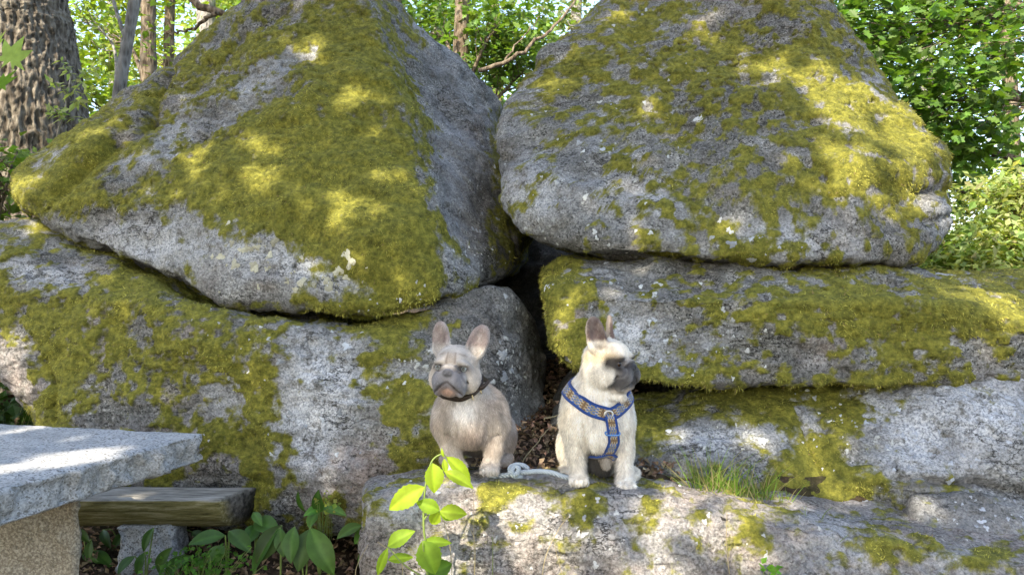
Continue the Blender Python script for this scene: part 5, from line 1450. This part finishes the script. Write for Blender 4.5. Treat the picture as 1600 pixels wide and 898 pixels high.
# lily of the valley leaves
def lilies():
    rg = np.random.default_rng(17)
    G1 = np.array((.06, .14, .024)); 
    plants = [
        ('largest pair of broad lily leaves drooping between the bench and the ledge', 3.0, [((485, 824), (522, 898), 38), ((484, 826), (466, 893), 34), ((460, 822), (455, 880), 27)]),
        ('broad lily leaves arching towards the bench end beside the largest pair', 3.05, [((440, 820), (400, 880), 34), ((436, 824), (396, 897), 30), ((438, 824), (444, 870), 22)]),
        ('small upright lily leaves at the foot of the lichen covered boulder', 3.12, [((500, 800), (498, 764), 20), ((480, 800), (466, 766), 13), ((512, 790), (474, 806), 17), ((505, 792), (542, 806), 17), ((496, 800), (484, 826), 20)]),
        ('lily leaves tucked against the left end of the ledge', 2.85, [((566, 820), (526, 842), 22), ((578, 832), (553, 850), 26), ((576, 850), (570, 898), 26)]),
        ('pale folded lily leaves in front of the bench end', 2.98, [((352, 836), (294, 851), 25), ((358, 829), (392, 864), 28), ((350, 852), (326, 884), 26)]),
        ('lily leaves rising beside the end of the log bench', 3.1, [((398, 815), (438, 832), 30), ((402, 820), (384, 850), 24), ((396, 800), (410, 822), 14)]),
        ('single lily shoot beside the granite bench block', 2.95, [((250, 898), (270, 854), 26), ((258, 898), (300, 868), 24)]),
        ('thin lily leaves under the log bench', 3.35, [((203, 828), (175, 860), 18), ((160, 828), (173, 857), 14), ((200, 812), (196, 840), 10)]),
        ('thin lily leaves rising beside the stone table leg', 3.25, [((122, 828), (141, 848), 13), ((143, 842), (140, 878), 14), ((147, 860), (178, 890), 16), ((128, 866), (160, 880), 12)]),
        ('lily leaf standing against the front of the granite bench block', 3.02, [((240, 824), (225, 862), 17), ((226, 862), (214, 897), 15), ((210, 868), (184, 898), 17)]),
        ('dark lily leaves in the shade behind the bench block', 3.4, [((300, 830), (330, 850), 16), ((292, 836), (276, 860), 16), ((150, 850), (128, 890), 14)]),
    ]
    for lab, d, lv in plants:
        xs = np.mean([a[0] for a, b, w in lv]); bx = P(xs, 870, d); org = np.array([bx[0], bx[1], float(ground_z(np.array([bx[0]]), np.array([bx[1]]))[0])])
        root = tag(empty('lily_plant', org), lab, 'plant', 'lily of the valley plants around the bench')
        for (a, b, w) in lv:
            c = G1*np.exp(rg.normal(0, .18))*(1+rg.normal(0, .06, 3))
            A = P(a[0], a[1], d+rg.uniform(-.02, .02)); B = P(b[0], b[1], d-.05+rg.uniform(-.03, .03))
            lo, hi = (A, B) if A[2] < B[2] else (B, A)
            leaf_between(A, B, w/FPX*d, c, org, M['lily'], .10, .30, (0, -.7, .75), parent=root, wide=.45, nl=14, rg=rg)
            stem([org, (org+A)/2+np.array([0, .01, .03]), A], .0035, .003, M['stem'], org, root, 'leaf_stalk', 10)
lilies()

# small clover-like herb
def herb(px, py, d, n, spread, label, col, size):
    rg = np.random.default_rng(int(px)); c0 = P(px, py, d)
    org = np.array([c0[0], c0[1], float(ground_z(np.array([c0[0]]), np.array([c0[1]]))[0])])
    root = tag(empty('herb', org), label, 'plant')
    c = c0+rg.normal(0, 1, (n, 3))*np.array(spread)
    V, F, C = place_leaves(c, size, tmpl_ovate(.42, .1), (0, -.5, .8), rg, col)
    link('leaves', mesh_np('leaves', V-org, F, M['softleaf'], False, {'col': C}), root)['kind'] = 'stuff'
    mb = MB()
    for q in c[::4]:
        tv, tf = tube(spline([org+rg.normal(0, .03, 3)*np.array([1, 1, 0]), (org+q)/2+rg.normal(0, .01, 3), q], 5), .0012, 4, False); mb.add(tv-org, tf)
    link('stalks', mb.mesh('stalks', M['stem']), root)['kind'] = 'stuff'
herb(312, 880, 2.92, 240, (.075, .05, .032), 'low clover-like herb with tiny bright leaves below the lily leaves', (.10, .24, .035), .022)
herb(1206, 890, 2.24, 14, (.016, .012, .010), 'tiny bright green seedling sprouting at the foot of the ledge', (.16, .36, .04), .026)
herb(0, 640, 4.2, 260, (.22, .12, .06), 'dark ground plants in the hollow under the left end of the low boulder', (.035, .075, .02), .07)  # dark leaf cover added to dim the bright ground of the hollow
herb(512, 782, 3.08, 26, (.02, .02, .02), 'pale yellowish weed at the foot of the lichen covered boulder', (.30, .34, .08), .022)

# grass
def grass(label, specs, name='grass', seed=3):
    rg = np.random.default_rng(seed)
    Vs, Fs, Cs = [], [], []; off = 0
    for (x0, x1, y, d, n, h0, h1, dry) in specs:
        for _ in range(n):
            b = P(rg.uniform(x0, x1), y+rg.normal(0, 4), d+rg.normal(0, .03)); L = rg.uniform(h0, h1)
            lean = rg.normal(0, .30, 3); lean[2] = 1; lean /= np.linalg.norm(lean)
            bend = np.array([rg.normal(0, .35), rg.normal(-.1, .3), -.25])
            t = np.linspace(0, 1, 6)[:, None]
            ctr = b-np.array([0, 0, .02])+lean*t*L+bend*(t**2)*L*.6
            sd = np.cross(lean, [0, -1, .2]); sd /= np.linalg.norm(sd)
            w = .0016*(1-t**1.5)+.0003
            V = np.stack([ctr-sd*w, ctr+sd*w], 1).reshape(-1, 3)
            i = np.arange(5)*2
            F = np.stack([i, i+1, i+3, i+2], 1)
            c = np.array((.36, .32, .16)) if rg.random() < dry else np.array((.16, .26, .045))*np.exp(rg.normal(0, .25))
            Vs.append(V); Fs.append(F+off); Cs.append(np.tile(c, (12, 1))); off += 12
    V = np.vstack(Vs); org = V.mean(0)*[1, 1, 0]+[0, 0, V[:, 2].min()]
    o = link(name, mesh_np(name, V-org, np.vstack(Fs), M['softleaf'], True, {'col': np.clip(np.vstack(Cs), 0, 1)}), None, org)
    return tag(o, label, 'grass', None, 'stuff')
grass('tuft of tall green grass behind the ledge below the sloping boulder', [(1085, 1130, 782, 2.76, 120, .10, .27, .25), (1130, 1200, 786, 2.72, 100, .07, .22, .35), (1180, 1235, 792, 2.68, 60, .05, .13, .3), (1000, 1080, 768, 2.8, 40, .02, .05, .7)])
for i, (pts, dry) in enumerate([([(706, 960), (704, 860), (686, 790)], 1), ([(738, 960), (742, 850), (724, 810)], 1), ([(768, 960), (770, 870), (769, 838)], 0), ([(742, 960), (741, 890), (740, 770)], 1), ([(845, 960), (850, 880), (872, 828), (890, 805)], 1), ([(905, 960), (880, 900), (866, 850)], 1),
                                ([(620, 960), (628, 880), (590, 846)], 1), ([(1140, 898), (1135, 850), (1136, 800)], 1), ([(560, 930), (556, 890), (575, 850)], 1), ([(1300, 880), (1310, 850), (1325, 835)], 0), ([(1282, 815), (1290, 800), (1300, 792)], 0), ([(1262, 812), (1258, 800), (1260, 790)], 0)]):
    d = 2.3 if i < 9 else (2.34 if i == 9 else 2.45)
    w = [P(x, y, d-(.02*k)) for k, (x, y) in enumerate(pts)]
    V, Fs = tube(spline(w, 20), np.linspace(.0016, .0007, 20), 6)
    org = w[0]
    if i < 9: lab, grp = 'thin dry grass stem standing in front of the ledge', 'grass stems in front of the ledge'
    else: lab, grp = 'short green grass blade growing on the rim of the ledge', 'grass blades on the ledge rim'
    tag(link('grass_stem', mesh_np('grass_stem', V-org, Fs, M['dry'] if dry else M['stem']), None, org), lab, 'grass', grp)

# maple twig reaching in from the left, close to the viewer
def maple_leaf(c, size, rot, col, org, parent):
    ang = [-90, -60, -38, -20, 0, 22, 42, 60, 76, 90]
    rad = [.12, .55, .32, .80, .42, .62, .92, .48, .66, 1.0]
    ring = [(r*math.cos(math.radians(a)), r*math.sin(math.radians(a))) for a, r in zip(ang, rad)]
    ring = ring+[(-x, y) for x, y in ring[1:-1]][::-1]
    V = np.array([(x, y, -.10*(x*x+y*y)+.05*abs(x)) for x, y in ring]+[(0, .05, 0)])*size
    V = V@np.array(rot).T+c
    n = len(ring); i = np.arange(n)
    link('leaf', mesh_np('leaf', V-org, np.stack([i, (i+1) % n, np.full(n, n)], 1), M['softleaf'], False, {'col': np.tile(np.array(col), (n+1, 1))}), parent)
def maple():
    d = 2.5; org = P(-90, 60, d)
    root = tag(empty('maple_twig', org), 'pale maple leaves on a twig hanging over the old furrowed trunk', 'twig')
    stem([org, P(-40, 70, d), P(5, 85, d)], .004, .002, M['bark'], org, root, 'twig')
    maple_leaf(P(18, 92, d), .085, rotm(62, 0, -100), (.30, .40, .16), org, root)
    maple_leaf(P(2, 132, d+.05), .075, rotm(50, 10, -80), (.12, .22, .05), org, root)
    maple_leaf(P(-4, 70, d+.03), .06, rotm(70, 0, -60), (.30, .40, .16), org, root)
maple()
def rowan():
    d = 5.0; org = P(70, 330, d); org[2] = float(ground_z(np.array([org[0]]), np.array([d]))[0])
    root = tag(empty('rowan_sapling', org), 'pale feathery leaf sprays of a young rowan beside the old trunk', 'sapling')
    stem([org, P(85, 260, d), P(100, 180, d), P(112, 110, d)], .010, .004, M['greybark'], org, root, n=24)
    rg = np.random.default_rng(8)
    for (a, b) in [((112, 150), (78, 128)), ((110, 160), (140, 160)), ((108, 170), (70, 178)), ((112, 130), (150, 110)), ((106, 185), (140, 190)), ((112, 120), (95, 95)), ((108, 150), (130, 128)), ((100, 190), (85, 170)), ((112, 165), (150, 140))]:
        A, B = P(*a, d), P(*b, d-.1); ax = B-A
        mb = MB(); tv, tf = tube(spline([A, (A+B)/2+[0, 0, .02], B], 8), .002, 5, False)
        pos = []
        for k in np.linspace(.2, 1, 7): pos += [A+ax*k, A+ax*k]
        V, F, C = place_leaves(np.array(pos), .062, NARROW, (0, -.5, .8), rg, (.30, .38, .17), .1)
        st = link('spray_stalk', mesh_np('spray_stalk', tv-org, tf, M['stem']), root)
        link('leaflets', mesh_np('leaflets', V-org, F, M['softleaf'], False, {'col': C}), st)['kind'] = 'stuff'
rowan()

# ------------------------------------------------------------------ leaf litter and twigs on the ground
def litter():
    rg = np.random.default_rng(71)
    reg = [(-2.4, -.42, 2.3, 3.55, 4200), (-.15, .62, 2.7, 4.6, 4200)]
    P_ = []
    for (x0, x1, y0, y1, n) in reg: P_.append(np.stack([rg.uniform(x0, x1, n), rg.uniform(y0, y1, n)], 1))
    p = np.vstack(P_); z = ground_z(p[:, 0], p[:, 1])+rg.uniform(.0, .035, len(p))
    c = np.column_stack([p, z])
    V, F, C = place_leaves(c, .031, tmpl_ovate(.3, .28), (0, -.2, 1), rg, (.20, .135, .085), .5, 0)
    o = link('leaf_litter', mesh_np('leaf_litter', V, F, M['litter'], False, {'col': C}))
    tag(o, 'dry brown leaf litter on the ground between the stones', 'leaf litter', None, 'stuff')
litter()
for i, (pts, r, lab) in enumerate([([(806, 735), (840, 690), (862, 664)], .003, 'thin pale dead twig leaning against the boulder behind the fawn dog'), ([(1010, 760), (1060, 768), (1110, 780)], .004, 'dead twig lying behind the ledge beside the cream dog'), ([(850, 655), (900, 640)], .003, 'dead twig lying in the dark gap behind the cream dog')]):
    w = [P(x, y, 2.95+.05*k if i != 1 else 2.62) for k, (x, y) in enumerate(pts)]
    V, Fs = tube(spline(w, 16)+np.random.default_rng(i).normal(0, .002, (16, 3)), np.linspace(r, r*.4, 16), 6)
    tag(link('twig', mesh_np('twig', V-w[0], Fs, M['dry']), None, w[0]), lab, 'twig')
